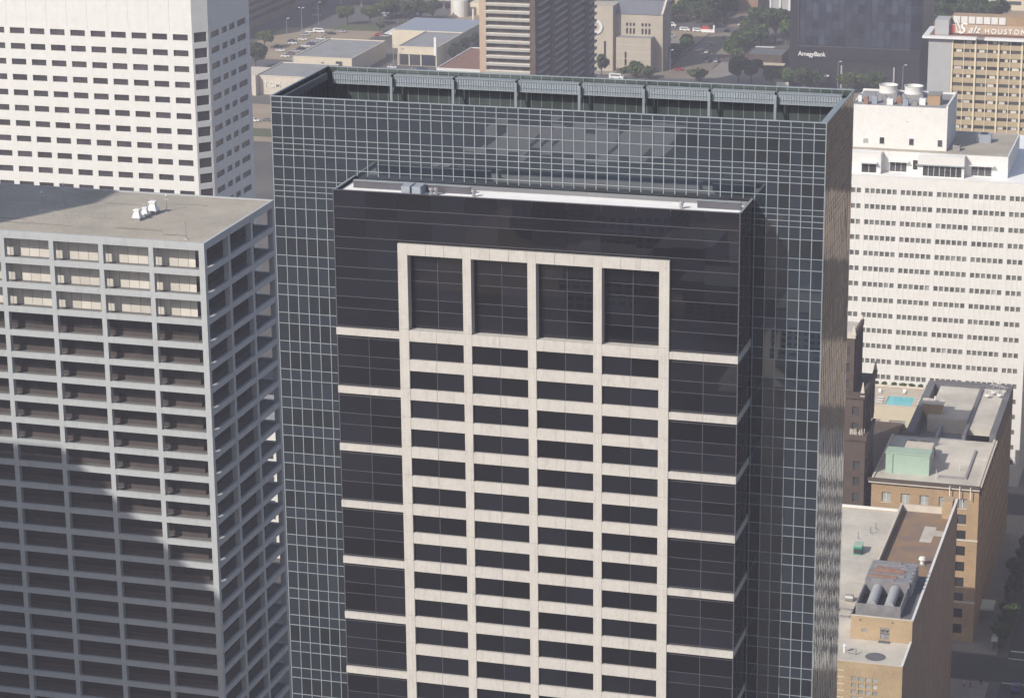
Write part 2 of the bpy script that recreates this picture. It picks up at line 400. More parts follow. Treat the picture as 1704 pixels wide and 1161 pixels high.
# projecting front: its glass
MB().box(BX0 + .05, BX1 - .05, BY + 1.35, GY0 - .02, GB, BT_ - 1.0).build('front_core', 'black_core', T)
lv = []
z = BT_
blv = [BT_]
k = 0
while z > GB + 4:
    blv += [BT_ - 2.25 - 4.17 * k, BT_ - 3.87 - 4.17 * k]; k += 1; z = blv[-1]
blv = [q for q in blv if q > GB + .4] + [GB]
FX = [-109.65 + 9.01 * k for k in range(5)]                        # stone frame columns
FL, FR = FX[0] - .68, FX[-1] + .68
BARTOP = 135.25
items = []
def bglass(x0, x1, y, lo=-99, hi=999, n=2):
    for j in range(len(blv) - 1):
        z1, z0 = min(blv[j], hi), max(blv[j + 1], lo)
        if z1 - z0 < .25: continue
        for q in range(n):
            a = x0 + (x1 - x0) / n * q; b = x0 + (x1 - x0) / n * (q + 1)
            items.append(('black_glass', a + .01, b - .01, y, y + .05, z0 + .01, z1 - .01, jig(.0008)))
FT = 147.62
SY = BY + .35
bglass(BX0, FL, SY); bglass(FR, BX1, SY); bglass(FL, FR, SY, FT, 999, 8)
for c in range(4):
    bglass(FX[c] + .6, FX[c + 1] - .6, BY + 1.28, 134.6, FT - 1.4); bglass(FX[c] + .6, FX[c + 1] - .6, BY + .30, -99, 134.5)
pieces('dark_pane', 'dark_pane_field', items, T)
items = []
for j in range(len(blv) - 1):
    for q in range(3):
        a = SY + (GY0 - SY) / 3 * q; b = SY + (GY0 - SY) / 3 * (q + 1)
        for x in (BX1 - .05, BX0): items.append(('black_glass', x, x + .05, a + .01, b - .01, blv[j + 1] + .01, blv[j] - .01, jig(.002)))
pieces('return_pane', 'return_pane_field', items, T, 150)
for z in blv[1:-1]:
    for (a, b) in ((BX0, FL), (FR, BX1)): piece('sight_line', 'dark_mullion', a, b, SY - .03, SY + .01, z - .035, z + .035, T)
    if z > FT: piece('sight_line', 'dark_mullion', FL, FR, SY - .03, SY + .01, z - .035, z + .035, T)
    elif z > BARTOP:
        for c in range(4): piece('sight_line', 'dark_mullion', FX[c] + .6, FX[c + 1] - .6, BY + 1.24, BY + 1.3, z - .035, z + .035, T)
    piece('sight_line', 'dark_mullion', BX1 - .02, BX1 + .03, SY, GY0, z - .03, z + .03, T)
for (a, b, y, top) in ((BX0, FL, SY, BARTOP - .95), (FR, BX1, SY, BARTOP - .95)):
    x = (a + b) / 2; piece('post', 'dark_mullion', x - .04, x + .04, y - .04, y + .01, GB, top, T)
for c in range(4):
    x = (FX[c] + FX[c + 1]) / 2; piece('post', 'dark_mullion', x - .04, x + .04, BY + 1.2, BY + 1.3, 135, FT - 1.5, T); piece('post', 'dark_mullion', x - .04, x + .04, BY + .24, BY + .31, GB, 134.4, T)
for x in (BX0, BX1): piece('corner_post', 'dark_mullion', x - .07, x + .07, SY - .08, SY + .06, GB, BT_, T)
for y in (SY + 2.85, SY + 5.7): piece('post', 'dark_mullion', BX1 - .01, BX1 + .04, y - .04, y + .04, GB, BT_, T)
piece('coping', 'dark_mullion', BX0 - .1, BX1 + .1, SY - .1, SY + .25, BT_, BT_ + .07, T)
piece('coping', 'mullion_metal', BX1 - .22, BX1 + .1, SY + .25, GY0 - .1, BT_, BT_ + .07, T)
piece('coping', 'mullion_metal', BX0 - .1, BX0 + .22, SY + .25, GY0 - .1, BT_, BT_ + .07, T)
MB().box(BX0 + .3, BX1 - .3, SY + .3, GY0 - .12, BT_ - 1.0, BT_ - .45).build('roof_deck', 'white_membrane', T)
for a, b in ((BX0 + 1.6, -101.2), (-70.2, BX1 - .6)):
    k = MB().box(a, b, SY + 3.6, SY + 3.9, BT_ - .45, BT_ + .55).build('kerb_wall', 'dark_mullion', T)
    MB().box(a, b, SY + 3.5, SY + 4.1, BT_ + .55, BT_ + .64).build('capping', 'mullion_metal', k)
MB().box(BX0 + .5, BX1 - .5, GY0 - 2.6, GY0 - .3, BT_ - .45, BT_ - .35).build('ledge', 'grey_roof', T)
for x in (-110.2, -108.7): MB().box(x, x + 1.2, SY + 1.2, SY + 3.6, BT_ - .45, BT_ + .75).build('roof_hatch', 'galvanised', T)
for x, y in ((-106.2, 2.0), (-105.6, 2.2), (-100.4, 2.4), (-72.1, 2.6)):
    MB().lathe((x, SY + y, BT_ - .45), [(.25, 0), (.25, .7), (.4, .75), (.3, 1.0), (.02, 1.05)], 8).build('roof_vent', 'steel', T)
# projecting front: its pale stone frame
for k, x in enumerate(FX):
    w = .68 if k in (0, 4) else .58
    zc = FT
    while zc > GB + 1:
        zn = max(GB, zc - (11.9 if zc == FT else 4.17)); piece('frame_column', 'limestone', x - w, x + w, BY - .14, BY + 1.34, zn + .03, zc, T); zc = zn
    piece('column_joint', 'pale_trim', x - .035, x + .035, BY - .15, BY - .13, GB, FT - .02, T)
for c in range(4):
    a, b = FX[c] + (.68 if c == 0 else .58), FX[c + 1] - (.68 if c == 3 else .58)
    h_ = (b - a) / 3
    for q in range(3): piece('frame_beam', 'limestone', a + h_ * q + .02, a + h_ * (q + 1) - .02, BY - .135, BY + 1.33, FT - 1.5, FT - .005, T)
    k = 0
    while 135.6 - 4.17 * k > GB + 3:
        z = 135.6 - 4.17 * k; 
        for q in range(2): piece('frame_beam', 'limestone', a + (b - a) / 2 * q + .02, a + (b - a) / 2 * (q + 1) - .02, BY - .10, BY + 1.33, z - 1.55, z, T)
        k += 1
k = 0
while BARTOP - 8.34 * k > GB + 3:
    z = BARTOP - 8.34 * k
    for a, b in ((BX0 - .02, FL), (FR, BX1 + .1)):
        for q in range(2): piece('side_bar', 'limestone', a + (b - a) / 2 * q + .015, a + (b - a) / 2 * (q + 1) - .015, BY - .05, SY + .3, z - .98, z, T)
    piece('return_bar', 'limestone', BX1 - .25, BX1 + .1, SY + .3, GY0 - .12, z - .98, z, T)
    k += 1
SC = .89                                           # the drawing units above are 0.89 m each
T.location = (T.location.x * SC, T.location.y * SC, 235 * (1 - SC)); T.scale = (SC, SC, SC)
T = None

# ------------------------------------------------------------------ 2. the gallery-fronted tower, left
TX0, TX1, TY0, TY1, TT = -236.1, -163.6, 380.0, 411.4, 129.5
T = thing('gallery_tower', 'grey concrete office tower at left with open galleries behind a grid of columns', 'office tower', ((TX0 + TX1) / 2, 395, 0))
GD = 2.8
beams = [125.02, 120.78, 116.59, 112.49, 108.65]
while beams[-1] > 8: beams.append(beams[-1] - 3.873)
tc = [-164.1 - 8.95 * k for k in range(9)]
for k, x in enumerate(tc):
    w = .5 if k == 0 else .42
    piece('column', 'grey_concrete', x - w, x + w, TY0, TY0 + .95, 0, TT - 1.15, T)
    piece('column', 'grey_concrete', x - w, x + w, TY1 - .95, TY1, 0, TT - 1.15, T)
sc = [390.6, 400.7]
for y in sc:
    piece('column', 'grey_concrete', TX1 - .95, TX1, y - .45, y + .45, 0, TT - 1.15, T); piece('column', 'grey_concrete', TX0, TX0 + .95, y - .45, y + .45, 0, TT - 1.15, T)
sy = [TY0 + .95] + sc + [TY1 - .95]
for zt in beams:
    for k in range(8):
        a, b = tc[k + 1] + .42, tc[k] - (.5 if k == 0 else .42)
        if zt > 30 and k < 5: piece('spandrel_beam', 'grey_concrete', a, b, TY0 + .01, TY0 + .55, zt - .98, zt, T)
    for k in range(3):
        a = sy[k] + (.45 if k else 0); b = sy[k + 1] - (.45 if k < 2 else 0)
        piece('spandrel_beam', 'grey_concrete', TX1 - .55, TX1 - .01, a, b, zt - .98, zt, T)
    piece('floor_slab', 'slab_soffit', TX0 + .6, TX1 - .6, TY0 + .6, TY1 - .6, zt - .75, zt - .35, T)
mb = MB()
for zt in beams:
    mb.box(TX0 + .02, tc[5] + .42 if zt > 30 else TX1 - .02, TY0 + .01, TY0 + .55, zt - .98, zt); mb.box(TX0 + .02, TX1 - .02, TY1 - .55, TY1 - .01, zt - .98, zt)
o = mb.build('distant_beams', 'grey_concrete', T); o['kind'] = 'stuff'
MB().box(TX0, TX1, TY0, TY1, TT - 1.15, TT - .16).build('roof_slab', 'grey_concrete', T)
ro = MB().box(TX0 + .5, TX1 - .5, TY0 + .5, TY1 - .5, TT - .16, TT - .05).build('roof_deck', 'roof_gravel', T)
for (x, y, w, d_) in ((-196, 386.2, 13, .35), (-178, 386.8, 9, .5), (-170.5, 384.6, 4.5, .4), (-188, 402.5, 7, .3), (-204, 388.5, 10, .4), (-176, 405.0, 6, .3)):
    MB().prism([(x - w / 2, y - d_), (x + w * .1, y - d_ * .4), (x + w / 2, y - d_ * .8), (x + w * .45, y + d_ * .5), (x - w * .1, y + d_ * .9), (x - w * .46, y + d_ * .3)], TT - .05, TT - .045).build('roof_stain', 'gravel_stain', T)
for (a, b, c, d) in ((TX0, TX1, TY0, TY0 + .42), (TX0, TX1, TY1 - .42, TY1), (TX1 - .42, TX1, TY0 + .42, TY1 - .42), (TX0, TX0 + .42, TY0 + .42, TY1 - .42)):
    piece('parapet', 'grey_concrete', a, b, c, d, TT - .16, TT + .10, T)
MB().box(TX0 + GD + .06, TX1 - GD - .06, TY0 + GD + .06, TY1 - GD - .06, 0, TT - 1.2).build('inner_core', 'black_core', T)
items = []; sill = MB()
tops = [TT - 1.15] + [b - .75 for b in beams[:-1]]
for f, zt in enumerate(beams):
    z0, z1 = zt - .35, tops[f]
    mt = 'blind' if f < 3 else 'shade_glass'
    if f > 2: piece('sill_panel', 'sill_dark', TX0 + GD, TX1 - GD, TY0 + GD - .08, TY0 + GD - .01, z0, z0 + .75, T)
    n = 5
    for k in range(8):
        for q in range(n):
            a = tc[k + 1] + 8.95 / n * q; b = a + 8.95 / n
            if b > TX1 - GD: b = TX1 - GD
            if b - a < .2: continue
            items.append((mt, a + .03, b - .03, TY0 + GD, TY0 + GD + .05, z0 + .02, z1, jig(.001)))
    for q in range(15):
        a = TY0 + GD + (TY1 - TY0 - 2 * GD) / 15 * q; b = a + (TY1 - TY0 - 2 * GD) / 15
        items.append(('shade_glass', TX1 - GD - .05, TX1 - GD, a + .03, b - .03, z0 + .02, z1, jig(.001)))
pieces('window_pane', 'window_pane_field', items, T)
# things on its roof
for k, (x, y, s) in enumerate(((-180.9, 392.6, 1.0), (-180.6, 395.2, .85), (-180.2, 397.6, 1.15))):
    v = thing('roof_ventilator', ['silver hooded ventilator on the gravel roof, nearest of three', 'small silver hooded ventilator, middle of three on the gravel roof', 'tallest silver hooded ventilator, farthest of three on the gravel roof'][k], 'ventilator', (x, y, TT - .05), 'ventilators on the gravel roof')
    z = TT - .05
    MB().box(x - .7 * s, x + .7 * s, y - .7 * s, y + .7 * s, z, z + .5 * s).build('base', 'steel', v)
    h = MB(); i = 0
    h.v = [(x + dx * s, y + dy * s, z + dz * s) for dz, r in ((.5, .75), (1.5, .38), (1.75, .55), (1.9, .5)) for dx, dy in ((-r, -r), (r, -r), (r, r), (-r, r))]
    for lev in range(3):
        for q in range(4): h.f.append((lev * 4 + q, lev * 4 + (q + 1) % 4, lev * 4 + 4 + (q + 1) % 4, lev * 4 + 4 + q))
    h.f.append((12, 13, 14, 15)); h.build('hood', 'white_metal', v)
def mast(lbl, x, y, z, h, arms=True, mt='steel'):
    v = thing('roof_mast', lbl, 'mast', (x, y, z)); MB().tube((x, y, z), (x, y, z + h), .07, .05, 6).build('pole', mt, v)
    MB().box(x - .3, x + .3, y - .3, y + .3, z, z + .12).build('foot', 'grey_concrete', v)
    if arms: MB().tube((x - .4, y, z + h * .8), (x + .4, y, z + h * .8), .03, .03, 5).lathe((x, y, z + h), [(.05, 0), (.2, .1), (.2, .3), (.02, .4)], 6).build('head', 'white_metal', v)
mast('thin bare pole on the gravel roof near its front corner', -167.8, 382.6, TT - .05, 3.2, False)
mast('slim mast with a white lamp head on the shaded corner of the gravel roof', -197.6, 399.2, TT - .05, 3.6)
mast('short mast with white head on the gravel roof at the far left', -201.6, 399.0, TT - .05, 2.0)
mast('small mast beside the silver ventilators', -178.6, 399.6, TT - .05, 2.6)
fence = thing('cable_railing', 'thin cable railing strung along the gravel roof', 'railing', (-190, 391, TT))
for k in range(12):
    x = -208 + 2.4 * k; MB().tube((x, 391.5 + .02 * k, TT - .05), (x, 391.5 + .02 * k, TT + 1.0), .03, .03, 5).build('post', 'steel', fence)
MB().tube((-208, 391.5, TT + .95), (-181.5, 391.7, TT + .95), .018, .018, 4).build('cable', 'steel', fence)

# ------------------------------------------------------------------ 3. white tower behind it
WX1, WY, WT = -259.0, 600.0, 158.0
C = 3.1
T = thing('white_tower', 'tall white stone office tower with rows of small windows, top left', 'office tower', (-300, 615, 0))
mb = MB()
NB = 14; bay = 5.63
us = [0]; xs_w = []
x_first = -264.22 - bay * (NB - 1) - 1.2
O = (x_first, WY, 0)
for k in range(NB):
    a = -264.22 - bay * (NB - 1 - k) - x_first; us += [a, a + 4.05]
us.append(WX1 - x_first)
rows = [121.6 - 4.02 * k for k in range(28)]
vs = [0]
for r in reversed(rows): vs += [r - .78, r + .78]
vs.append(WT)
holes = {(2 * k + 1, 2 * j + 1) for k in range(NB) for j in range(len(rows))}
facade(mb, O, (1, 0), us, vs, holes, .45)
cu = [0, .5, 4.384 - .45, 4.384]
cvs = [0]
for r in reversed(rows): cvs += [r - 1.25, r + 1.25]
cvs.append(WT)
facade(mb, (WX1, WY, 0), (1, 1), cu, cvs, {(1, 2 * j + 1) for j in range(len(rows))}, .3)
su = [0]; SW = [(1.7, 7.0), (8.8, 12.3), (13.9, 17.5), (19.1, 24.9)]
for a, b in SW: su += [a, b]
su.append(27.5)
facade(mb, (WX1 + C, WY + C, 0), (0, 1), su, vs, {(2 * k + 1, 2 * j + 1) for k in range(4) for j in range(len(rows))}, .35)
mb.quad((x_first, WY, WT), (WX1, WY, WT), (WX1 + C, WY + C, WT), (WX1 + C, WY + C + 27.5, WT)); mb.quad((x_first, WY, WT), (WX1 + C, WY + C + 27.5, WT), (x_first, WY + C + 27.5, WT), (x_first, WY + 1, WT))
mb.quad((WX1 + C, WY + C + 27.5, 0), (x_first, WY + C + 27.5, 0), (x_first, WY + C + 27.5, WT), (WX1 + C, WY + C + 27.5, WT)); mb.quad((x_first, WY + C + 27.5, 0), (x_first, WY, 0), (x_first, WY, WT), (x_first, WY + C + 27.5, WT))
mb.build('wall', 'white_stone', T)
items = []
for r in rows:
    for k in range(NB):
        a = -264.22 - bay * k; items.append(('window_grey', a, a + 4.05, WY + .40, WY + .46, r - .78, r + .78))
    for a, b in SW: items.append(('window_grey', WX1 + C - .36, WX1 + C - .30, WY + C + a, WY + C + b, r - .78, r + .78))
pieces('window', 'window_field', items, T)
for r in rows:
    cxx = WX1 + C / 2 - .2; cyy = WY + C / 2 + .2
    o = piece('corner_window', 'window_grey', cxx - 1.75, cxx + 1.75, cyy - .03, cyy + .03, r - 1.25, r + 1.25, T, R(45))
for k in range(NB): piece('joint', 'window_pale', -264.22 - bay * k - .82, -264.22 - bay * k - .76, WY - .006, WY + .01, 123, WT, T)

# ------------------------------------------------------------------ 4. white office block, right
RX0, RX1, RY, RT = -131.0, -55.2, 660.0, 81.8
T = thing('white_office_block', 'broad white office block at right with long rows of small square windows', 'office block', (-95, 690, 0))
mb = MB(); us = [0]
gx = []
for g in range(9):
    for q in range(6 if g else 4):
        a = -60.71 - 9.29 * g + 1.42 * q
        if a + 1.08 < RX1 - .3 and a > RX0 + .5: gx.append(a)
gx.sort()
for a in gx: us += [a - RX0, a + 1.06 - RX0]
us.append(RX1 - RX0)
rows = [77.88 - 4.18 * k for k in range(18)]
vs = [0]
for r in reversed(rows): vs += [r - .66, r + .66]
vs.append(RT)
facade(mb, (RX0, RY, 0), (1, 0), us, vs, {(2 * k + 1, 2 * j + 1) for k in range(len(gx)) for j in range(len(rows))}, .35)
facade(mb, (RX1, RY, 0), (0, 1), [0, 60], [0, RT], set(), .3)
mb.quad((RX0, RY + 60, 0), (RX0, RY, 0), (RX0, RY, RT), (RX0, RY + 60, RT)); mb.quad((RX1, RY + 60, 0), (RX0, RY + 60, 0), (RX0, RY + 60, RT), (RX1, RY + 60, RT))
for a in gx: mb.box(a - .24, a - .12, RY - .06, RY + .02, 3, RT - 2.6)
mb.build('wall', 'white_paint_wall', T)
items = []
for r in rows:
    for a in gx:
        mt = 'window_ash' if rnd.random() > .02 else 'window_pale'
        items.append((mt, a, a + 1.06, RY + .30, RY + .36, r - .66, r + .66))
pieces('window', 'window_field', items, T)
MB().box(RX0 + .4, RX1 - .4, RY + .4, RY + 59.6, RT - .5, RT - .06).build('roof_deck', 'white_membrane', T)
MB().box(RX0, RX1, RY, RY + .45, RT - .02, RT + .25).box(RX1 - .45, RX1, RY + .45, RY + 60, RT - .02, RT + .25).build('parapet', 'white_paint_wall', T)
# setback storey: wall pieces with recessed terraces between
P1 = RT + 5.4
segs = [(-131, -94.5, 3.0), (-94.5, -84.9, 6.3), (-84.9, -73.0, 3.0), (-73.0, -62.2, 6.3)]
st = MB()
for a, b, d in segs: st.box(a, b, RY + d, RY + 36, RT - .06, P1)
sto = st.build('setback_storey', 'white_paint_wall', T)
MB().box(-130.6, -62.6, RY + 6.8, RY + 35.6, P1, P1 + .06).build('setback_roof', 'roof_gravel', sto)
for a, b, d, y0, y1 in ((-99.5, -95.6, 2.98, .3, 2.6), (-92.6, -88.2, 6.28, .2, 2.7), (-86.6, -85.4, 6.28, .9, 3.4), (-83.6, -73.6, 2.98, .2, 2.9), (-71.5, -66.3, 6.28, .2, 2.7)):
    f = MB().box(a, b, RY + d - .04, RY + d + .1, RT + y0, RT + y1).build('terrace_window', 'window_slate', T)
    if b - a > 3:
        n = max(2, int((b - a) / 1.4))
        fr = MB()
        for q in range(n + 1): fr.box(a + (b - a) / n * q - .05, a + (b - a) / n * q + .05, RY + d - .08, RY + d - .03, RT + y0, RT + y1)
        fr.build('frame', 'white_metal', f)
for a, b, d in ((-99.8, -95.4, 3.0), (-92.9, -87.6, 6.3), (-72.0, -65.6, 6.3)):
    MB().box(a, b, RY + d - 1.5, RY + d, RT + 2.9, RT + 3.1).build('canopy', 'white_paint_wall', T)
MB().box(-85.4, -73.2, RY + 2.2, RY + 3.0, RT + 3.0, RT + 3.15).build('canopy', 'mullion_metal', T)
ph = MB().box(-103.5, -78.5, RY + 9.5, RY + 29, P1, 98.5)
pho = ph.build('plant_room', 'white_paint_wall', T)
MB().box(-103.1, -78.9, RY + 9.9, RY + 28.6, 98.5, 98.56).build('plant_roof', 'grey_roof', pho)
MB().box(-79.0, -78.5, RY + 10, RY + 29, 98.5, 99.1).box(-103.5, -79.0, RY + 28.5, RY + 29, 98.5, 99.0).build('plant_parapet', 'white_paint_wall', pho)
for x in (-95.9, -88.2, -80.8):
    w = piece('plant_window', 'window_slate', x, x + 1.15, RY + 9.42, RY + 9.6, P1 + 1.3, P1 + 2.9, T)
    piece('louvre', 'window_pale', x - .1, x + 1.25, RY + 9.40, RY + 9.5, P1 + 1.15, P1 + 1.29, T)
piece('plant_vent', 'window_pale', -100.2, -98.9, RY + 9.42, RY + 9.6, P1 + 1.2, P1 + 2.4, T); piece('plant_vent', 'window_pale', -89.0, -88.7, RY + 9.44, RY + 9.6, P1 + 7.2, P1 + 7.5, T)
for k, (x, lb) in enumerate(((-95.9, 'white round cooling fan drum on the plant room roof, left of the pair'), (-89.2, 'white round cooling fan drum on the plant room roof, right of the pair'))):
    d = thing('cooling_drum', lb, 'cooling tower', (x, RY + 22.6, 98.56), 'cooling drums on the white plant room')
    MB().lathe((x, RY + 22.6, 99.6), [(2.5, 0), (2.35, .8), (2.42, 1.7), (2.55, 2.0), (2.4, 2.0), (2.2, .9), (2.3, .3), (.02, .25)], 28).build('drum', 'white_stone', d)
    MB().box(x - 2.7, x + 2.7, RY + 20, RY + 25.2, 98.56, 99.6).build('casing', 'steel', d)
    MB().box(x - 2.2, x + 2.2, RY + 22.4, RY + 22.8, 100.3, 100.5).box(x - .2, x + .2, RY + 20.4, RY + 24.8, 100.3, 100.5).build('fan', 'dark_metal', d)
eq = random.Random(3); lbls = ['grey duct box', 'pale air handler', 'rusty pump housing', 'squat steel fan housing', 'white pipe box', 'brown louvred box', 'small grey tank', 'low pale duct', 'dark steel cabinet', 'short vent stack', 'beige condenser', 'grey pipe rack']
for k in range(12):
    x = -104 + 2.05 * k; y = RY + eq.uniform(10.6, 16); h = eq.uniform(.9, 2.0); w = eq.uniform(.9, 1.7)
    e = thing('roof_unit', lbls[k] + [' at the left end', ' second from the left', ' third from the left', ' fourth from the left', ' below the left drum', ' between the two drums', ' below the gap of the drums', ' below the right drum', ' just right of the right drum', ' fourth from the right end', ' third from the right end', ' at the right end'][k] + ' of the plant roof edge', 'roof unit', (x, y, 98.56), 'machines along the plant roof edge')
    MB().box(x - w / 2, x + w / 2, y - .7, y + .7, 98.56, 98.56 + h).build('casing', ['steel', 'white_metal', 'rusty_steel', 'galvanised'][k % 4], e)
    MB().tube((x, y, 98.5 + h), (x, y, 98.5 + h + .5), .3, .25, 8).build('flue', 'steel', e)
e = thing('roof_cabin', 'brown boxy cabin at the right end of the plant room roof', 'roof cabin', (-82.3, RY + 15, 98.56)); MB().box(-84.2, -81.0, RY + 13, RY + 17, 98.56, 101.2).build('wall', 'tan_brick', e); MB().box(-84.4, -80.8, RY + 12.8, RY + 17.2, 101.2, 101.4).build('roof', 'grey_roof', e)
e = thing('roof_condenser', 'pale ribbed condenser box on the setback roof beside the plant room', 'roof unit', (-69, RY + 24, P1)); MB().box(-72.4, -68.4, RY + 22, RY + 25, P1 + .06, P1 + 2.2).build('casing', 'galvanised', e); MB().lathe((-70.4, RY + 23.5, P1 + 2.2), [(1, 0), (1, .3), (.8, .3), (.1, .1)], 14).build('fan', 'dark_metal', e)
e = thing('roof_condenser', 'small grey fan unit on the rusty setback roof corner', 'roof unit', (-76, RY + 12, P1)); MB().box(-77, -75.2, RY + 10.5, RY + 12.6, P1 + .06, P1 + 1.5).build('casing', 'steel', e); MB().lathe((-76.1, RY + 11.5, P1 + 1.5), [(.7, 0), (.7, .5), (.5, .5), (.1, .2)], 12).build('fan', 'dark_metal', e)

# ------------------------------------------------------------------ 5. brown brick hotel with the green plant box
HX0, HX1, HY0, HY1, HT = -78.6, -54.6, 553.0, 626.0, 37.5
T = thing('brick_hotel', 'brown brick hotel with pale flat roof and a deep light well, lower right', 'hotel', (-66, 590, 0))
mb = MB(); us = [0]; hx = [-76.2 + 4.25 * k for k in range(5)]
for a in hx: us += [a - HX0, a + 2.0 - HX0]
us.append(HX1 - HX0)
rows = [33.2 - 3.75 * k for k in range(9)]; vs = [0]
for r in reversed(rows): vs += [r - 1.15, r + 1.15]
vs.append(HT)
facade(mb, (HX0, HY0, 0), (1, 0), us, vs, {(2 * k + 1, 2 * j + 1) for k in range(5) for j in range(9)}, .4)
su = [0]; hs = [2.0 + 3.9 * k for k in range(18)]
for a in hs: su += [a, a + 1.7]
su.append(HY1 - HY0)
facade(mb, (HX1, HY0, 0), (0, 1), su, vs, {(2 * k + 1, 2 * j + 1) for k in range(18) for j in range(9)}, .35)
mb.quad((HX0, HY0 + 31, 0), (HX0, HY0, 0), (HX0, HY0, HT), (HX0, HY0 + 31, HT)); mb.quad((-75.4, HY1, 0), (-75.4, HY0 + 31, 0), (-75.4, HY0 + 31, HT), (-75.4, HY1, HT)); mb.quad((-75.4, HY0 + 31, 0), (HX0, HY0 + 31, 0), (HX0, HY0 + 31, HT), (-75.4, HY0 + 31, HT)); mb.quad((HX1, HY1, 0), (-75.4, HY1, 0), (-75.4, HY1, HT), (HX1, HY1, HT))
mb.build('wall', 'tan_brick', T)
items = []
for r in rows:
    for a in hx: items.append(('window_pale' if r > 30 else 'window_slate', a, a + 2.0, HY0 + .34, HY0 + .4, r - 1.15, r + 1.15))
    for a in hs: items.append(('window_slate', HX1 - .35, HX1 - .3, HY0 + a, HY0 + a + 1.7, r - 1.15, r + 1.15))
pieces('window', 'window_field', items, T)
for a in hx:
    piece('window_bar', 'white_metal', a + .94, a + 1.06, HY0 + .28, HY0 + .34, rows[0] - 1.15, rows[0] + 1.15, T)
    for r in rows[:3]: piece('sill', 'pale_trim', a - .15, a + 2.15, HY0 - .12, HY0 + .05, r - 1.33, r - 1.16, T)
piece('cornice', 'pale_trim', HX0 - .6, HX1 + .15, HY0 - .7, HY0 + .1, HT - .9, HT - .35, T); piece('cornice', 'brown_stone', HX0 - .8, HX1 + .25, HY0 - 1.0, HY0 + .2, HT - .35, HT + .05, T)
piece('string_course', 'pale_trim', HX0 - .1, HX1 + .1, HY0 - .15, HY0 + .02, 24.4, 24.8, T); piece('string_course', 'pale_trim', HX0 - .1, HX1 + .1, HY0 - .15, HY0 + .02, 9.5, 10.0, T)
piece('cornice', 'pale_trim', HX1 - .1, HX1 + .5, HY0 + .2, HY0 + 33, HT - .5, HT + .02, T)
MB().box(HX0 + .4, HX1 - .4, HY0 + .2, HY0 + 31.5, HT - .3, HT - .05).build('roof_deck', 'pale_roof', T)
MB().box(-75.2, -61.5, HY0 + 31.5, HY1 - .4, 33.5, 34.2).build('well_deck', 'grey_roof', T)        # sunken middle
MB().box(-61.5, HX1 - .4, HY0 + 38.5, HY1 - .4, HT - 1, HT + .5).build('wing_roof', 'pale_roof', T)
MB().box(-61.5, HX1 - .4, HY0 + 31.5, HY0 + 38.5, 33.5, 34.4).build('well_floor', 'dark_roof', T)
MB().box(-72.2, -61.9, HY0 + 46, HY1 - 2.2, 34.2, HT + .4).build('rear_roof', 'pale_roof', T)
for (a, b, c, d, zt, mt) in ((HX0, HX0 + .45, HY0 + .2, HY0 + 31, HT + .25, 'pale_trim'), (-75.45, -73.6, HY0 + 31.7, HY1, HT + .9, 'dark_roof'), (HX1 - .5, HX1, HY0 + .2, HY0 + 33, HT + .25, 'pale_trim'), (HX1 - 1.5, HX1, HY0 + 33, HY1, HT + 1.3, 'dark_roof'), (-73.6, HX1 - 1.5, HY1 - 2.2, HY1, HT + 1.2, 'dark_roof'), (-62.4, -61.5, HY0 + 32, HY1 - 2.2, HT + .9, 'dark_roof'), (-78.1, -61.5, HY0 + 31.2, HY0 + 31.6, HT + .1, 'grey_roof'), (-69.0, -68.5, HY0 + 31.6, HY0 + 46, HT - 1.2, 'grey_panel'), (-72.2, -61.9, HY0 + 45.6, HY0 + 46, HT + .3, 'pale_trim')):
    piece('parapet', mt, a, b, c, d, 33.6, zt, T)
MB().box(-64.2, -57.9, HY0 + 4.0, HY0 + 4.5, HT - .05, HT + .35).box(-58.4, -57.9, HY0 + 4.5, HY0 + 24, HT - .05, HT + .35).build('roof_kerb', 'steel', T)
for x in (-61.0, -58.8, -56.4): piece('downpipe', 'white_metal', x - .09, x + .09, HY0 - 1.12, HY0 - .98, HT - 2.9, HT + .02, T)
e = thing('plant_box', 'large sage green metal plant enclosure on the brick hotel roof', 'plant enclosure', (-71, 565, HT))
MB().box(-76.2, -66.4, 557.4, 561.5, HT - .05, HT + 4.6).build('casing', 'sage_paint', e)
MB().box(-76.35, -66.25, 557.25, 561.6, HT + 4.6, HT + 4.85).build('rim', 'sage_paint', e); piece('pipe', 'sage_paint', -74.9, -74.6, 557.15, 557.38, HT, HT + 4.6, e)
MB().box(-73.0, -66.8, 561.6, 569, HT - .05, HT + 4.0).build('rear_housing', 'pale_trim', e)
for x in (-72, -69.2):
    f = MB().lathe((x, 571, HT + 1.5), [(1.5, 0), (1.5, 1.6), (1.3, 1.6), (1.2, .6), (.02, .5)], 16).build('fan_drum', 'dark_metal', e)
MB().box(-74, -67, 569.2, 573, HT - .05, HT + 1.5).build('fan_base', 'dark_metal', e)
e = thing('roof_tank', 'tan flared tank on the rear roof of the brick hotel', 'tank', (-71.5, 601, 34.2))
t_ = MB(); q = [(-73.9, 600.2), (-68.7, 600.2), (-68.7, 604.2), (-73.9, 604.2)]; cxy = (-71.0, 602.6)
lo = [(cxy[0] + (a - cxy[0]) * .35, cxy[1] + (b - cxy[1]) * .35, 34.2) for a, b in q]; hi = [(a, b, HT + 3.0) for a, b in q]
t_.v = lo + hi; t_.f = [(3, 2, 1, 0), (4, 5, 6, 7)] + [(k, (k + 1) % 4, 4 + (k + 1) % 4, 4 + k) for k in range(4)]; t_.build('hopper', 'yellow_brick', e)
MB().box(-74.0, -68.6, 600.1, 604.3, HT + 3.0, HT + 3.25).build('lid', 'pale_trim', e); MB().tube((-70.9, 602, HT + 3.2), (-70.9, 602, HT + 4.6), .3, .2, 8).build('vent', 'white_metal', e)
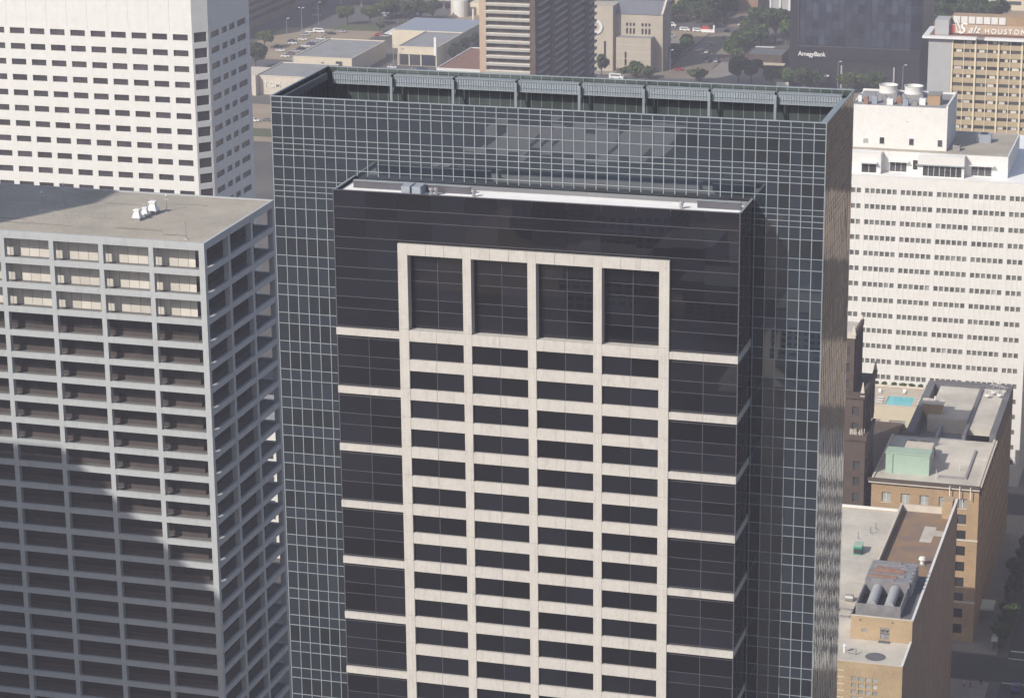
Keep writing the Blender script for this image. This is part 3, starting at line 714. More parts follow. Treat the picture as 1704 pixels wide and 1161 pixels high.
for k, (x, y) in enumerate(((-57.2, 617), (-58.8, 619), (-60, 616), (-56.2, 620))):
    e = thing('antenna', ['thin antenna mast standing tallest on the hotel rear roof', 'thin antenna left of the tallest one on the hotel rear roof', 'short antenna nearest on the hotel rear roof', 'antenna at the far right corner of the hotel roof'][k], 'antenna', (x, y, HT + 1.2), 'antennas on the hotel roof')
    MB().tube((x, y, HT + 1.2), (x, y, HT + 5 - k * .6), .08, .05, 6).build('mast', 'steel', e)
    MB().tube((x - .9, y, HT + 3.6 - k * .4), (x + .9, y, HT + 3.6 - k * .4), .05, .05, 5).tube((x, y - .8, HT + 3 - k * .3), (x, y + .8, HT + 3 - k * .3), .05, .05, 5).box(x - .5, x + .5, y - .5, y + .5, HT + 1.2, HT + 1.6).build('dipole', 'white_metal', e)
for k, (x, y) in enumerate(((-64.6, 556.0), (-60.2, 563.0))):
    mast(['thin white standpipe at the front edge of the brick hotel roof', 'small white standpipe near the kerb of the brick hotel roof'][k], x, y, HT - .05, 2.3 - k * .9, False, 'white_metal')

# ------------------------------------------------------------------ 6. pool terrace building
T = thing('pool_building', 'cream low building with a turquoise rooftop swimming pool', 'building', (-83, 625, 0))
PT = 33.4
mb = MB()
facade(mb, (-98, 617.5, 0), (1, 0), [0, 9.0, 12.0, 14.2, 18.2, 23.0], [0, PT - 5.2, PT - 3.4, PT], {(1, 1), (3, 1)}, .3)
mb.quad((-75, 617.5, 0), (-75, 634, 0), (-75, 634, PT), (-75, 617.5, PT)); mb.quad((-75, 634, 0), (-98, 634, 0), (-98, 634, PT), (-75, 634, PT))
mb.build('wall', 'cream_wall', T)
for a, b in ((-89, -86), (-83.8, -79.8)): piece('window', 'window_pale', a, b, 617.78, 617.84, PT - 5.2, PT - 3.4, T)
dk = MB(); P = [(-97.6, 618.0), (-85.3, 618.4), (-85.3, 627.1), (-97.6, 633.6)]
dk.box(-97.6, -85.4, 617.9, 633.6, PT - .6, PT - .06).box(-78.9, -75.4, 617.9, 633.6, PT - .6, PT - .06).box(-85.4, -78.9, 617.9, 618.7, PT - .6, PT - .06).box(-85.4, -78.9, 627.1, 633.6, PT - .6, PT - .06)
dk.build('pool_deck', 'pool_deck', T)
MB().box(-85.5, -78.8, 618.6, 627.2, PT - 1.6, PT - 1.4).build('pool_floor', 'pool_water', T); MB().box(-85.4, -78.9, 618.7, 627.1, PT - .4, PT - .2).build('water', 'pool_water', T)
for (a, b, c, d) in ((-98, -75, 617.5, 617.9), (-75.4, -75, 617.9, 634), (-98, -75.4, 633.6, 634)): piece('parapet', 'pale_trim', a, b, c, d, PT, PT + .5, T)
for k in range(7): piece('tile', 'white_metal', -85.2 + .95 * k, -84.7 + .95 * k, 618.3, 618.66, PT - .06, PT + .02, T)
lr = random.Random(5)
for k in range(9):
    x, y, a = [(-88.0, 628.6, .2), (-87.0, 620, 1.4), (-87.2, 622, 1.5), (-87.4, 624, 1.6), (-77.2, 621, 1.5), (-77.2, 623.5, 1.6), (-77.0, 625.5, 1.5), (-82.0, 629.6, .1), (-89.6, 626, .8)][k]
    e = thing('pool_lounger', ['white lounger at the back left corner of the pool', 'lounger on the left side of the pool, nearest', 'lounger on the left side of the pool, second', 'lounger on the left side of the pool, third', 'lounger on the right side of the pool, nearest', 'lounger on the right side of the pool, middle', 'lounger on the right side of the pool, farthest', 'white lounger behind the far edge of the pool', 'lounger standing askew left of the pool'][k], 'lounger', (0, 0, 0), 'loungers round the rooftop pool')
    MB().box(-.35, .35, -1, .35, .28, .38).build('seat', 'white_metal', e)
    b_ = MB(); b_.v = [(-.35, .35, .3), (.35, .35, .3), (.35, .9, .85), (-.35, .9, .85), (-.35, .4, .25), (.35, .4, .25), (.35, .95, .8), (-.35, .95, .8)]
    b_.f = [(0, 1, 2, 3), (7, 6, 5, 4), (0, 4, 5, 1), (1, 5, 6, 2), (2, 6, 7, 3), (3, 7, 4, 0)]; b_.build('backrest', 'white_metal', e)
    for sx in (-.3, .3):
        for yy in (-.9, .3): MB().box(sx - .03, sx + .03, yy - .03, yy + .03, 0, .28).build('leg', 'white_metal', e)
    e.location = (x, y, PT - .06); e.rotation_euler = (0, 0, a)
# ------------------------------------------------------------------ 7. stepped brown stone tower
T = thing('stepped_stone_tower', 'dark brown stepped stone tower half hidden behind the glass tower', 'tower', (-95, 560, 0))
def stepwall(x0, x1, y0, y1, z0, z1, fr, sr, name='wall'):
    mb = MB(); n = max(1, int((x1 - x0) / 3.4)); us = [0]
    for k in range(n):
        a = (x1 - x0) / n * (k + .28); us += [a, a + (x1 - x0) / n * .44]
    us.append(x1 - x0); nf = max(1, int((z1 - z0 - 1) / 3.8)); vs = [z0]
    for j in range(nf): vs += [z0 + 3.8 * j + 1.1, z0 + 3.8 * j + 3.1]
    vs.append(z1)
    hol = {(2 * k + 1, 2 * j + 1) for k in range(n) for j in range(nf)}
    facade(mb, (x0, y0, 0), (1, 0), us, vs, hol, .4)
    m_ = max(1, int((y1 - y0) / 3.4)); s_ = [0]
    for k in range(m_):
        a = (y1 - y0) / m_ * (k + .28); s_ += [a, a + (y1 - y0) / m_ * .44]
    s_.append(y1 - y0)
    facade(mb, (x1, y0, 0), (0, 1), s_, vs, {(2 * k + 1, 2 * j + 1) for k in range(m_) for j in range(nf)}, .4)
    mb.quad((x1, y1, z0), (x0, y1, z0), (x0, y1, z1), (x1, y1, z1)); mb.quad((x0, y1, z0), (x0, y0, z0), (x0, y0, z1), (x0, y1, z1)); mb.quad((x0, y0, z1 - .05), (x1, y0, z1 - .05), (x1, y1, z1 - .05), (x0, y1, z1 - .05))
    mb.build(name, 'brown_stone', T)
    its = []
    for j in range(nf):
        for k in range(n): its.append(('window_slate', x0 + us[2 * k + 1], x0 + us[2 * k + 2], y0 + .34, y0 + .4, vs[2 * j + 1], vs[2 * j + 2]))
        for k in range(m_): its.append(('window_slate', x1 - .4, x1 - .34, y0 + s_[2 * k + 1], y0 + s_[2 * k + 2], vs[2 * j + 1], vs[2 * j + 2]))
    return its
its = []
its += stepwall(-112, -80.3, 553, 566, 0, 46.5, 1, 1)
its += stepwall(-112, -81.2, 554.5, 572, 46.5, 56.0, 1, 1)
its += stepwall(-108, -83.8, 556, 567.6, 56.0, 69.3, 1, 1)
pieces('window', 'window_field', its, T)
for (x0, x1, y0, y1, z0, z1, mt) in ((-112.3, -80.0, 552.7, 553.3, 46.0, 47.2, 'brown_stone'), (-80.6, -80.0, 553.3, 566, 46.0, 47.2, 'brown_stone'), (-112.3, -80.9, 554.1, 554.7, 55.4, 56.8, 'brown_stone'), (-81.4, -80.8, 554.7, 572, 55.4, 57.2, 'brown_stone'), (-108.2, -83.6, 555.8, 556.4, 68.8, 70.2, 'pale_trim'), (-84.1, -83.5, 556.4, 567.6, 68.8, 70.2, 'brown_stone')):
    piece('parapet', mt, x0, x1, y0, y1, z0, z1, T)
MB().box(-107.6, -84.2, 556.4, 567.2, 69.26, 69.4).build('roof_deck', 'pale_roof', T)
for (x, y, z, h) in ((-81.4, 554.6, 56, 3.2), (-84.0, 556.2, 69.6, 2.2), (-84.0, 567.4, 69.6, 1.5), (-86.5, 556.1, 69.6, 1.5), (-81.2, 571.6, 56.5, 2.6)):
    MB().tube((x, y, z), (x, y, z + h), .75, .1, 4).build('finial', 'pale_trim', T)
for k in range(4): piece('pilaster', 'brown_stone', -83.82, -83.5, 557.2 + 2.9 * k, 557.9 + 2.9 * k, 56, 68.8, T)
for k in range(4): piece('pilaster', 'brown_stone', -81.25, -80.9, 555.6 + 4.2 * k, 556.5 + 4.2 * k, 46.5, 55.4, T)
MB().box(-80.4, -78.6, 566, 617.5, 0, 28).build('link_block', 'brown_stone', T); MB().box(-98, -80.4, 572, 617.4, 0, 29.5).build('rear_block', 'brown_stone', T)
rk = random.Random(11)
mb = MB()
for k in range(26):
    x = rk.uniform(-84, -81); y = rk.uniform(553.6, 555); z = 46.6; s = rk.uniform(.25, .6); mb.tube((x, y, z), (x + rk.uniform(-.4, .4), y, z + s * 3), s * .5, .08, 5)
mb.build('carved_crest', 'pale_trim', T)

# ------------------------------------------------------------------ 8. tan brick building, bottom right
QX0, QX1, QY0, QY1, QT = -82.0, -55.1, 434.5, 515.0, 44.4
T = thing('tan_brick_building', 'tan brick building with pale patched roof and windowless side wall, bottom right', 'building', (-68, 475, 0))
mb = MB(); us = [0]; qx = [-64.25 + 1.28 * k for k in range(4)]
for a in qx: us += [a - QX0, a + .9 - QX0]
us.append(QX1 - QX0); vs = [0]; rows = [41.15 - 1.28 * k for k in range(9)]
for r in reversed(rows): vs += [r - .42, r + .42]
vs.append(QT)
facade(mb, (QX0, QY0, 0), (1, 0), us, vs, {(2 * k + 1, 2 * j + 1) for k in range(4) for j in range(len(rows))}, .3)
mb.build('front_wall', 'yellow_brick', T)
for r in rows:
    for a in qx: piece('window', 'window_pale' if rnd.random() < .9 else 'blind', a, a + .9, QY0 + .16, QY0 + .22, r - .42, r + .42, T)
for k in range(6): piece('brick_band', 'hotel_cream', QX0, -65.6, QY0 - .05, QY0 + .02, QT - 1.9 - 1.32 * k, QT - 1.75 - 1.32 * k, T)
MB().box(QX1 - .4, QX1, QY0 + .02, QY1, 0, QT - .2).build('side_wall', 'red_brick', T)
MB().box(QX0, QX1 - .4, QY1 - .4, QY1, 0, QT - .2).box(QX0, QX0 + .4, QY0 + .02, QY1 - .4, 0, QT - .2).build('rear_wall', 'yellow_brick', T)
MB().box(QX0 + .4, QX1 - .4, QY0 + .05, QY1 - .4, QT - 1.5, QT - .35).build('roof_deck', 'pale_roof', T)
piece('parapet', 'pale_trim', QX0, QX1, QY0 + .01, QY0 + .35, QT - .2, QT + .05, T); piece('parapet', 'white_paint_wall', QX1 - .35, QX1 + .03, QY0 + .35, QY0 + 12, QT - .2, QT + .12, T)
piece('parapet', 'white_paint_wall', QX0, QX1, QY1 - .4, QY1, QT - .2, QT + .3, T)
# penthouse with orange brick front, rooftop plant and the sunken rusty roof behind it
PX0, PX1, PY0, PT2 = -66.4, -55.05, 446.0, 48.6
mb = MB(); facade(mb, (PX0, PY0, 0), (1, 0), [0, 2.1, 3.1, 5.5, 7.2, PX1 - PX0], [QT - .3, QT + .08, QT + 1.15, QT + 1.8, QT + 2.3, PT2], {(1, 2), (3, 1), (3, 2), (3, 3)} , .25)
mb.quad((PX0, 470, QT - .3), (PX0, PY0, QT - .3), (PX0, PY0, PT2), (PX0, 470, PT2)); mb.build('penthouse_wall', 'yellow_brick', T)
piece('penthouse_window', 'window_pale', PX0 + 2.1, PX0 + 3.1, PY0 + .14, PY0 + .2, QT + 1.15, QT + 1.8, T)
d = piece('door', 'steel', PX0 + 5.5, PX0 + 6.33, PY0 + .12, PY0 + .2, QT + .08, QT + 2.3, T); d2 = piece('door', 'steel', PX0 + 6.37, PX0 + 7.2, PY0 + .12, PY0 + .2, QT + .08, QT + 2.3, T)
for a in (5.8, 6.6): piece('door_window', 'dark_metal', PX0 + a, PX0 + a + .32, PY0 + .09, PY0 + .13, QT + 1.45, QT + 1.8, T)
piece('step', 'dark_roof', PX0 + 5.3, PX0 + 7.4, PY0 - .9, PY0 - .02, QT - .35, QT - .2, T)
for a in (1.6, 7.6): piece('wall_lamp', 'dark_metal', PX0 + a, PX0 + a + .25, PY0 - .15, PY0 + .01, PT2 - .75, PT2 - .6, T)
MB().box(PX1 - .35, PX1 - .01, PY0 + .02, 513.8, QT - .3, PT2 - .4).build('upper_side_wall', 'red_brick', T)
piece('coping', 'pale_trim', PX0 - .05, PX1 + .05, PY0 - .05, PY0 + .3, PT2, PT2 + .15, T); piece('coping', 'white_paint_wall', PX1 - .4, PX1 + .06, PY0 + .3, 514, PT2 - .4, PT2 - .2, T)
MB().box(PX0 + .1, PX1 - .4, PY0 + .3, 470, QT, PT2 - .6).build('penthouse_roof', 'dark_roof', T)
MB().box(PX0, PX1 - .36, 470.2, 513.6, QT - .3, QT + .5).build('rusty_roof', 'rust_roof', T)
MB().box(-60.6, -58.2, 496.5, 505.5, QT + .5, QT + .53).box(-58.2, -55.6, 500.5, 503.5, QT + .5, QT + .535).build('roof_patch', 'pale_roof', T)
MB().box(PX0 - .35, PX0, 470, 514, QT - .3, QT + 1.9).build('inner_parapet', 'steel', T); MB().box(PX0, PX1 - .4, 513.6, 514.1, QT - .3, QT + 1.9).build('inner_parapet', 'pale_trim', T)
MB().box(PX0 - .4, PX0 + .06, 470, 514.1, QT + 1.9, QT + 2.0).build('capping', 'pale_trim', T)
MB().box(-57.9, -55.8, 511.0, 514.6, QT + .5, QT + 4.2).build('chimney', 'yellow_brick', T)
for (x0, x1, y) in ((-80, -66.6, 497), (-78, -66.6, 478), (-76, -66.6, 466)):
    MB().quad((x0, y - .2, QT - .34), (x1, y - 5.2, QT - .34), (x1, y - 4.6, QT - .34), (x0, y + .4, QT - .34)).build('roof_seam', 'cream_wall', T)
MB().lathe((-60.6, 438.6, QT - .35), [(1.9, 0), (1.9, .012), (0.01, .012)], 18).build('roof_stain', 'dark_roof', T)
e = thing('plant_yard', 'grey steel plant enclosure holding two round tanks on the penthouse roof', 'plant enclosure', (-60, 455, PT2))
z = PT2 - .6
MB().box(-65.9, -57.6, 448.2, 448.4, z, z + 2.2).build('screen_front', 'steel', e); MB().box(-65.9, -65.7, 448.4, 458, z, z + 2.2).build('screen_left', 'steel', e); MB().box(-57.8, -57.6, 448.4, 458, z, z + 2.2).build('screen_right', 'steel', e)
MB().box(-65.7, -57.8, 448.4, 469, z - .05, z + .1).build('tray', 'dark_metal', e)
for x in (-63.3, -60.0):
    t_ = MB().tube((x, 450.2, z + 1.2), (x, 457.8, z + 1.6), .95, .95, 16); t_.build('tank', 'grey_panel', e)
e = thing('cooling_unit', 'rusty louvred cooling unit behind the two tanks', 'cooling unit', (-61.5, 463, PT2))
MB().box(-65.8, -57.4, 458.3, 468.6, z, z + 3.0).build('casing', 'steel', e)
rr = random.Random(2)
for k in range(9):
    y = 458.8 + 1.08 * k
    MB().box(-65.5 + rr.uniform(0, 1), -58.0 - rr.uniform(0, 2.5), y, y + .55, z + 3.0, z + 3.0 + rr.uniform(.15, .5)).build('louvre', 'rusty_steel' if k in (1, 3, 4, 5) else 'steel', e)
for k in range(5): MB().tube((-57.3, 459.5 + 2 * k, z), (-57.3, 459.5 + 2 * k, z + 3.2), .35, .35, 8).build('flue', 'steel', e)
e = thing('teal_unit', 'small bright teal air unit on the pale roof', 'air unit', (-72, 489, QT))
MB().box(-72.6, -71.0, 488.2, 490.8, QT - .35, QT + 1.3).build('casing', 'teal_paint', e); MB().box(-72.5, -71.1, 488.0, 488.2, QT + .05, QT + .95).build('grille', 'dark_metal', e); MB().box(-72.7, -70.9, 488.4, 491.2, QT + 1.3, QT + 1.45).build('hood', 'sage_paint', e)
e = thing('roof_pump', 'small white valve and bent pipe on the near roof edge', 'pipe', (-66.3, 438.4, QT))
MB().tube((-66.4, 439.2, QT - .35), (-66.4, 439.2, QT + .9), .2, .2, 8).tube((-66.4, 439.2, QT + .9), (-66.1, 439.0, QT + 1.2), .35, .3, 8).build('valve', 'white_metal', e)
MB().tube((-66.2, 439.2, QT - .1), (-64.2, 438.6, QT - .1), .12, .12, 6).tube((-64.2, 438.6, QT - .3), (-64.2, 438.6, QT + .8), .12, .12, 6).build('pipe', 'steel', e)
e = thing('roof_drum', 'small round pale drum on the roof left of the cooling unit', 'drum', (-69.6, 464, QT)); MB().tube((-70.2, 464, QT + .2), (-68.7, 464, QT + .2), .75, .75, 12).build('shell', 'steel', e); MB().box(-70.0, -68.9, 463.5, 464.5, QT - .36, QT - .1).build('cradle', 'dark_metal', e)
e = thing('roof_frame', 'low square pipe frame lying on the pale roof', 'pipe frame', (-69.5, 457, QT))
for (a, b, c, d) in ((-70.7, -68.0, 455.4, 455.7), (-70.7, -68.0, 459.0, 459.3), (-70.9, -70.6, 455.4, 459.3), (-68.1, -67.8, 455.4, 459.3)): MB().box(a, b, c, d, QT - .35, QT - .05).build('rail', 'steel', e)
e = thing('roof_turbine', 'white capped vent standing on the rusty roof', 'vent', (-58.2, 486, QT)); MB().lathe((-58.3, 484, QT + .5), [(.4, 0), (.4, 1.0), (.75, 1.1), (.6, 1.6), (.02, 1.8)], 12).build('cowl', 'white_metal', e); MB().box(-58.9, -57.7, 483.4, 484.6, QT + .5, QT + .7).build('base', 'steel', e)
for k, (x, y) in enumerate(((-71.0, 500.5), (-70.3, 503.0), (-73.0, 497.0))):
    mast(['thin twin vent pipe at the rear of the pale roof', 'thin vent pipe farthest back on the pale roof', 'thin vent pipe behind the teal unit'][k], x, y, QT - .35, 1.6, False, 'dark_metal')

# ------------------------------------------------------------------ 9. tan hotel slab with rooftop sign, upper right
KX0, KX1, KY, KT = -119.3, -52.0, 950.0, 68.0
T = thing('tan_hotel_slab', 'tan hotel slab with cream ribs and a rooftop sign, upper right corner', 'hotel', (-86, 960, 0))
MB().box(KX0, -111.0, KY - .3, KY + 18, 0, KT - .6).build('blank_wall', 'grey_panel', T)
MB().box(-111.0, KX1, KY + .6, KY + 18, 0, KT - .6).build('core', 'hotel_tan', T)
kr = [KT - 1.3 - 3.12 * k for k in range(16)]
bayw = 4.18
for j, z in enumerate(kr):
    for k in range(14):
        a = -110.6 + bayw * k
        piece('spandrel', 'hotel_tan', a + .12, a + bayw - .12, KY + .1, KY + .62, z - 3.0, z - 1.15, T)
        if k < 9: piece('window_strip', 'window_slate', a + .12, a + bayw - .12, KY + .5, KY + .59, z - 1.15, z + .1, T)
        if k < 9 and rnd.random() < .75: piece('curtain', 'blind', a + .3 + rnd.uniform(0, 2.2), a + 1.0 + rnd.uniform(1.2, 2.6), KY + .46, KY + .5, z - 1.1, z + .05, T)
for k in range(15):
    a = -110.6 + bayw * k; w = .32 if k % 2 == 0 else .14
    piece('rib', 'hotel_cream', a - w, a + w, KY - (.35 if k % 2 == 0 else .1), KY + .6, 12, KT - .62, T)
for a, b in ((KX0 - 2.2, -101.9), (-99.0, KX1)): piece('roof_slab', 'white_metal', a, b, KY - 2.2, KY + 20, KT - .6, KT + .15, T)
MB().box(-101.9, -99.0, KY - 1.5, KY + 20, KT - .5, KT + .05).build('roof_gap', 'grey_roof', T); MB().box(KX0, KX1, KY + .8, KY + 17, KT + .15, KT + .25).build('roof_deck', 'red_roof', T)
MB().box(-117.4, -112.4, KY + 1.5, KY + 10, KT + .25, KT + 5.8).build('lift_house', 'grey_panel', T)
MB().box(-112.2, -52, KY + 8.4, KY + 16, KT + .25, KT + 6.2).build('sign_screen_back', 'tan_brick', T)
for k in range(7): piece('screen_panel', 'white_paint_wall', -111.6 + 2.75 * k, -109.2 + 2.75 * k, KY + 8.1, KY + 8.38, KT + 3.6, KT + 6.2, T)
sg = thing('rooftop_sign', 'white script letters on a dark red rooftop board of the tan hotel', 'sign', (-95, 955, KT + .25))
MB().box(-112.2, -76, KY + 3.6, KY + 3.9, KT + .6, KT + 4.0).build('board', 'apt_tan', sg); MB().box(-112.2, -110.6, KY + 3.5, KY + 3.62, KT + .7, KT + 3.6).build('panel', 'sign_red', sg)
lettering('S', (-109.4, KY + 3.45, KT + .75), 5.6, 'sign_white', sg, shear=.35); lettering('alz', (-105.6, KY + 3.45, KT + 1.1), 3.6, 'sign_white', sg, shear=.4, spacing=1.1)
lettering('HOUSTON', (-99.6, KY + 3.45, KT + 1.05), 2.5, 'sign_white', sg, spacing=1.35)
MB().tube((-109.4, KY + 3.4, KT + .9), (-110.2, KY + 3.4, KT + 4.6), .25, .12, 6).tube((-108.0, KY + 3.4, KT + 1.0), (-109.9, KY + 3.4, KT + 6.0), .2, .45, 6).build('swash', 'sign_white', sg)
for k in range(6): MB().tube((-109 + 6 * k, KY + 6, KT + .25), (-109 + 6 * k, KY + 3.9, KT + 3.0), .1, .1, 5).build('strut', 'steel', sg)

# ------------------------------------------------------------------ 10. dark bank tower
AX0, AX1, AY = -213.4, -153.0, 1188.0
T = thing('dark_bank_tower', 'dark glass bank tower with small white lettering, top right', 'office tower', (-183, 1200, 0))
MB().box(AX0, AX1, AY + .3, AY + 46, 0, 19.4).build('base', 'bank_granite', T)
MB().prism([(AX0, AY + .6), (AX1 - 4.6, AY + .6), (AX1, AY + 5.2), (AX1, AY + 46), (AX0, AY + 46)], 19.4, 120).build('shaft', 'bank_granite', T)
piece('frame_edge', 'bank_granite', AX0, AX0 + 4.0, AY - .2, AY + .6, 0, 120, T); piece('frame_band', 'bank_granite', AX0 + 4.0, AX1, AY - .2, AY + .3, 13.5, 19.0, T)
piece('ledge', 'dark_mullion', AX0 + 3.6, AX1 - 4.4, AY - .4, AY + .4, 19.0, 19.35, T)
piece('ledge', 'dark_mullion', AX0 + 3.8, AX0 + 4.1, AY - .3, AY + .5, 19.35, 90, T)
items = []
nx = 17; nz = 12
for k in range(nx):
    a = AX0 + 4.2 + (AX1 - AX0 - 8.8) / nx * k; b = a + (AX1 - AX0 - 8.8) / nx
    for j in range(nz): items.append(('bank_glass', a + .16, b - .16, AY + .45, AY + .55, 19.6 + 3.9 * j, 19.6 + 3.9 * j + 3.8, jig(.003)))
pieces('pane', 'pane_field', items, T)
for j in range(nz):
    c_ = piece('chamfer_pane', 'bank_glass', AX1 - 2.3 - 3.1, AX1 - 2.3 + 3.1, AY + 2.82, AY + 2.9, 19.6 + 3.9 * j, 19.6 + 3.9 * j + 3.8, T, R(45))
piece('entrance_glass', 'window_slate', -189, -165, AY + .1, AY + .36, 6.0, 10.5, T); piece('entrance_glass', 'window_slate', -181, -165, AY + .1, AY + .36, .4, 4.6, T); piece('canopy', 'white_metal', -208, -194.5, AY - 2, AY + .3, 5.4, 5.9, T)
for x in (-189.3, -165.0): piece('pier', 'grey_panel', x, x + .7, AY - .1, AY + .3, .2, 10.8, T)
lettering('AmegyBank', (-209.3, AY - .28, 14.6), 2.9, 'sign_white', T, spacing=.92)

# ------------------------------------------------------------------ 11. brown balcony apartment tower
DX0, DX1, DY0, DY1 = -306.7, -283.6, 1002.0, 1098.0
T = thing('balcony_apartment_tower', 'brown apartment tower with white balcony strips behind the glass tower', 'apartment tower', (-295, 1050, 0))
MB().box(DX0, DX1, DY0 + 1.4, DY1, 0, 105).build('wall', 'apt_brown', T)
piece('end_wall', 'apt_tan', DX0 - .2, DX0 + 2.6, DY0, DY0 + 1.4, 0, 105, T); piece('corner_wall', 'apt_brown', DX1 - 2.0, DX1 + .2, DY0, DY0 + 1.4, 0, 105, T)
for j in range(24):
    z = 33.6 + 3.04 * (j - 10)
    piece('balcony_slab', 'balcony_white', DX0 + 2.6, DX1 - 2.0, DY0 - .4, DY0 + 1.4, z + .9, z + 1.15, T)
    piece('balcony_front', 'balcony_grey', DX0 + 2.6, DX1 - 2.0, DY0 - .3, DY0 - .1, z, z + .9, T)
    for q in range(4): piece('balcony_window', 'window_slate', DX0 + 3.0 + 4.7 * q, DX0 + 6.0 + 4.7 * q, DY0 + 1.3, DY0 + 1.38, z + 1.25, z + 2.9, T)
    for (a, b) in ((1.5, 17), (25, 45), (53, 73), (81, 94)):
        piece('side_balcony', 'balcony_grey' if 0 else 'steel', DX1, DX1 + 1.3, DY0 + 1.4 + a, DY0 + 1.4 + b, z, z + 1.0, T)
for y in (18.5, 46.5, 74.5): piece('side_pier', 'apt_brown', DX1, DX1 + 1.6, DY0 + 1.4 + y, DY0 + 1.4 + y + 5, 0, 105, T)
# ------------------------------------------------------------------ 12. cathedral
T = thing('stone_cathedral', 'pale stone cathedral with a grey gabled roof and round carved window', 'cathedral', (-295, 1215, 0))
CY = 1204.0
mb = MB(); facade(mb, (-313.5, CY, 0), (1, 0), [0, 7.2, 8.3, 11.6], [0, 1.2, 14.5, 31.5], {(1, 1)}, .5)
mb.quad((-301.9, CY, 0), (-301.9, CY + 14, 0), (-301.9, CY + 14, 31.5), (-301.9, CY, 31.5)); mb.quad((-313.5, CY + 14, 0), (-313.5, CY, 0), (-313.5, CY, 31.5), (-313.5, CY + 14, 31.5)); mb.quad((-313.5, CY, 31.5), (-301.9, CY, 31.5), (-301.9, CY + 14, 31.5), (-313.5, CY + 14, 31.5))
mb.build('transept', 'cath_stone', T)
piece('slit_window', 'window_grey', -306.3, -305.2, CY + .45, CY + .52, 1.2, 14.5, T)
nx0, nx1, ny_ = -301.9, -278.6, CY + 5
wx = [-296.6 + q for q in (0, 1.7, 3.4)] + [-289.0 + q for q in (0, 1.7, 3.4)]
us = [0]
for a in wx: us += [a - nx0, a + 1.0 - nx0]
us.append(nx1 - nx0)
mb = MB(); facade(mb, (nx0, ny_, 0), (1, 0), us, [0, 17.6, 20.4, 21.4, 23.0, 27.4], {(2 * k + 1, j) for k in range(6) for j in (1, 3)}, .5)
facade(mb, (nx1, ny_, 0), (0, 1), [0, 4, 5.2, 18], [0, 3, 24, 27.4], {(1, 1)}, .5)
mb.quad((nx1, ny_ + 18, 0), (nx0, ny_ + 18, 0), (nx0, ny_ + 18, 27.4), (nx1, ny_ + 18, 27.4))
mb.quad((nx1, ny_, 27.4), (nx1, ny_ + 18, 27.4), (nx1, ny_ + 9.2, 33.0), (nx1, ny_ + 8.8, 33.0))
mb.build('nave_wall', 'cath_stone', T)
for a in wx:
    for z0, z1 in ((17.6, 20.4), (21.4, 23.0)): piece('window', 'window_grey', a, a + 1.0, ny_ + .45, ny_ + .5, z0, z1, T)
piece('slit_window', 'window_grey', nx1 - .5, nx1 - .44, ny_ + 4, ny_ + 5.2, 3, 24, T)
MB().quad((nx0, ny_ - .4, 27.2), (nx1 - .8, ny_ - .4, 27.2), (nx1 - .8, ny_ + 9, 32.6), (nx0, ny_ + 9, 32.6)).quad((nx1 - .8, ny_ + 18.4, 27.2), (nx0, ny_ + 18.4, 27.2), (nx0, ny_ + 9, 32.6), (nx1 - .8, ny_ + 9, 32.6)).build('roof', 'slate_roof', T)
MB().prism([(nx1 - .8, ny_ - .3), (nx1 + .1, ny_ - .3), (nx1 + .1, ny_ + .3), (nx1 - .8, ny_ + .3)], 27, 28).build('gable_coping', 'pale_trim', T)
mb = MB(); mb.v = [(nx1 - .9, ny_ - .3, 27.3), (nx1 + .15, ny_ - .3, 27.3), (nx1 + .15, ny_ + 9, 33.3), (nx1 - .9, ny_ + 9, 33.3), (nx1 - .9, ny_ - .3, 26.6), (nx1 + .15, ny_ - .3, 26.6), (nx1 + .15, ny_ + 9, 32.5), (nx1 - .9, ny_ + 9, 32.5)]
mb.f = [(0, 1, 2, 3), (0, 4, 5, 1), (1, 5, 6, 2), (3, 7, 4, 0), (2, 6, 7, 3)]; mb.build('gable_coping', 'pale_trim', T)
mb = MB(); facade(mb, (-299.8, CY - 2, 0), (1, 0), [0, 4.2, 5.2, 9.4, 12.8, 17.0], [0, .3, 1.5, 5.5, 10.5, 17.0], {(1, 2), (1, 3), (3, 1), (3, 2)} , .5)
mb.quad((-282.8, CY - 2, 0), (-282.8, CY + 5, 0), (-282.8, CY + 5, 17), (-282.8, CY - 2, 17)); mb.quad((-299.8, CY + 5, 0), (-299.8, CY - 2, 0), (-299.8, CY - 2, 17), (-299.8, CY + 5, 17)); mb.build('porch', 'cath_stone', T)
MB().box(-299.6, -283.0, CY - 1.8, CY + 5, 16.5, 16.8).build('porch_roof', 'grey_roof', T)
piece('slit_window', 'window_grey', -295.6, -294.6, CY - 1.56, CY - 1.5, 1.5, 10.5, T); piece('doorway', 'pale_trim', -290.4, -287.0, CY - 1.55, CY - 1.5, .3, 5.5, T)
for z in (3.4, 6.8, 10.2, 13.6): piece('string_course', 'pale_trim', -299.9, -282.7, CY - 2.05, CY - 1.97, z, z + .2, T)
o = MB().lathe((0, 0, 0), [(3.6, -.3), (3.6, .5), (2.2, .5), (2.2, -.3)], 28).build('rose_surround', 'white_stone', T)
o.matrix_parent_inverse = Matrix.Identity(4); o.rotation_euler = (R(90), 0, 0); o.location = Vector((-310.4, CY - .1, 21.3)) - T.location
MB().tube((-313.6, CY - .35, 19.6), (-313.6, CY + .2, 19.6), .9, .9, 12).build('medallion', 'pale_trim', T)
MB().box(-300, -290, CY + 40, CY + 60, 0, 38).build('rear_transept', 'cath_stone', T)
MB().quad((-309, CY + 23, 28), (-296, CY + 23, 28), (-296, CY + 60, 36), (-309, CY + 60, 36)).quad((-283, CY + 23, 28), (-283, CY + 60, 28), (-296, CY + 60, 36), (-296, CY + 23, 34)).build('rear_roof', 'slate_roof', T)

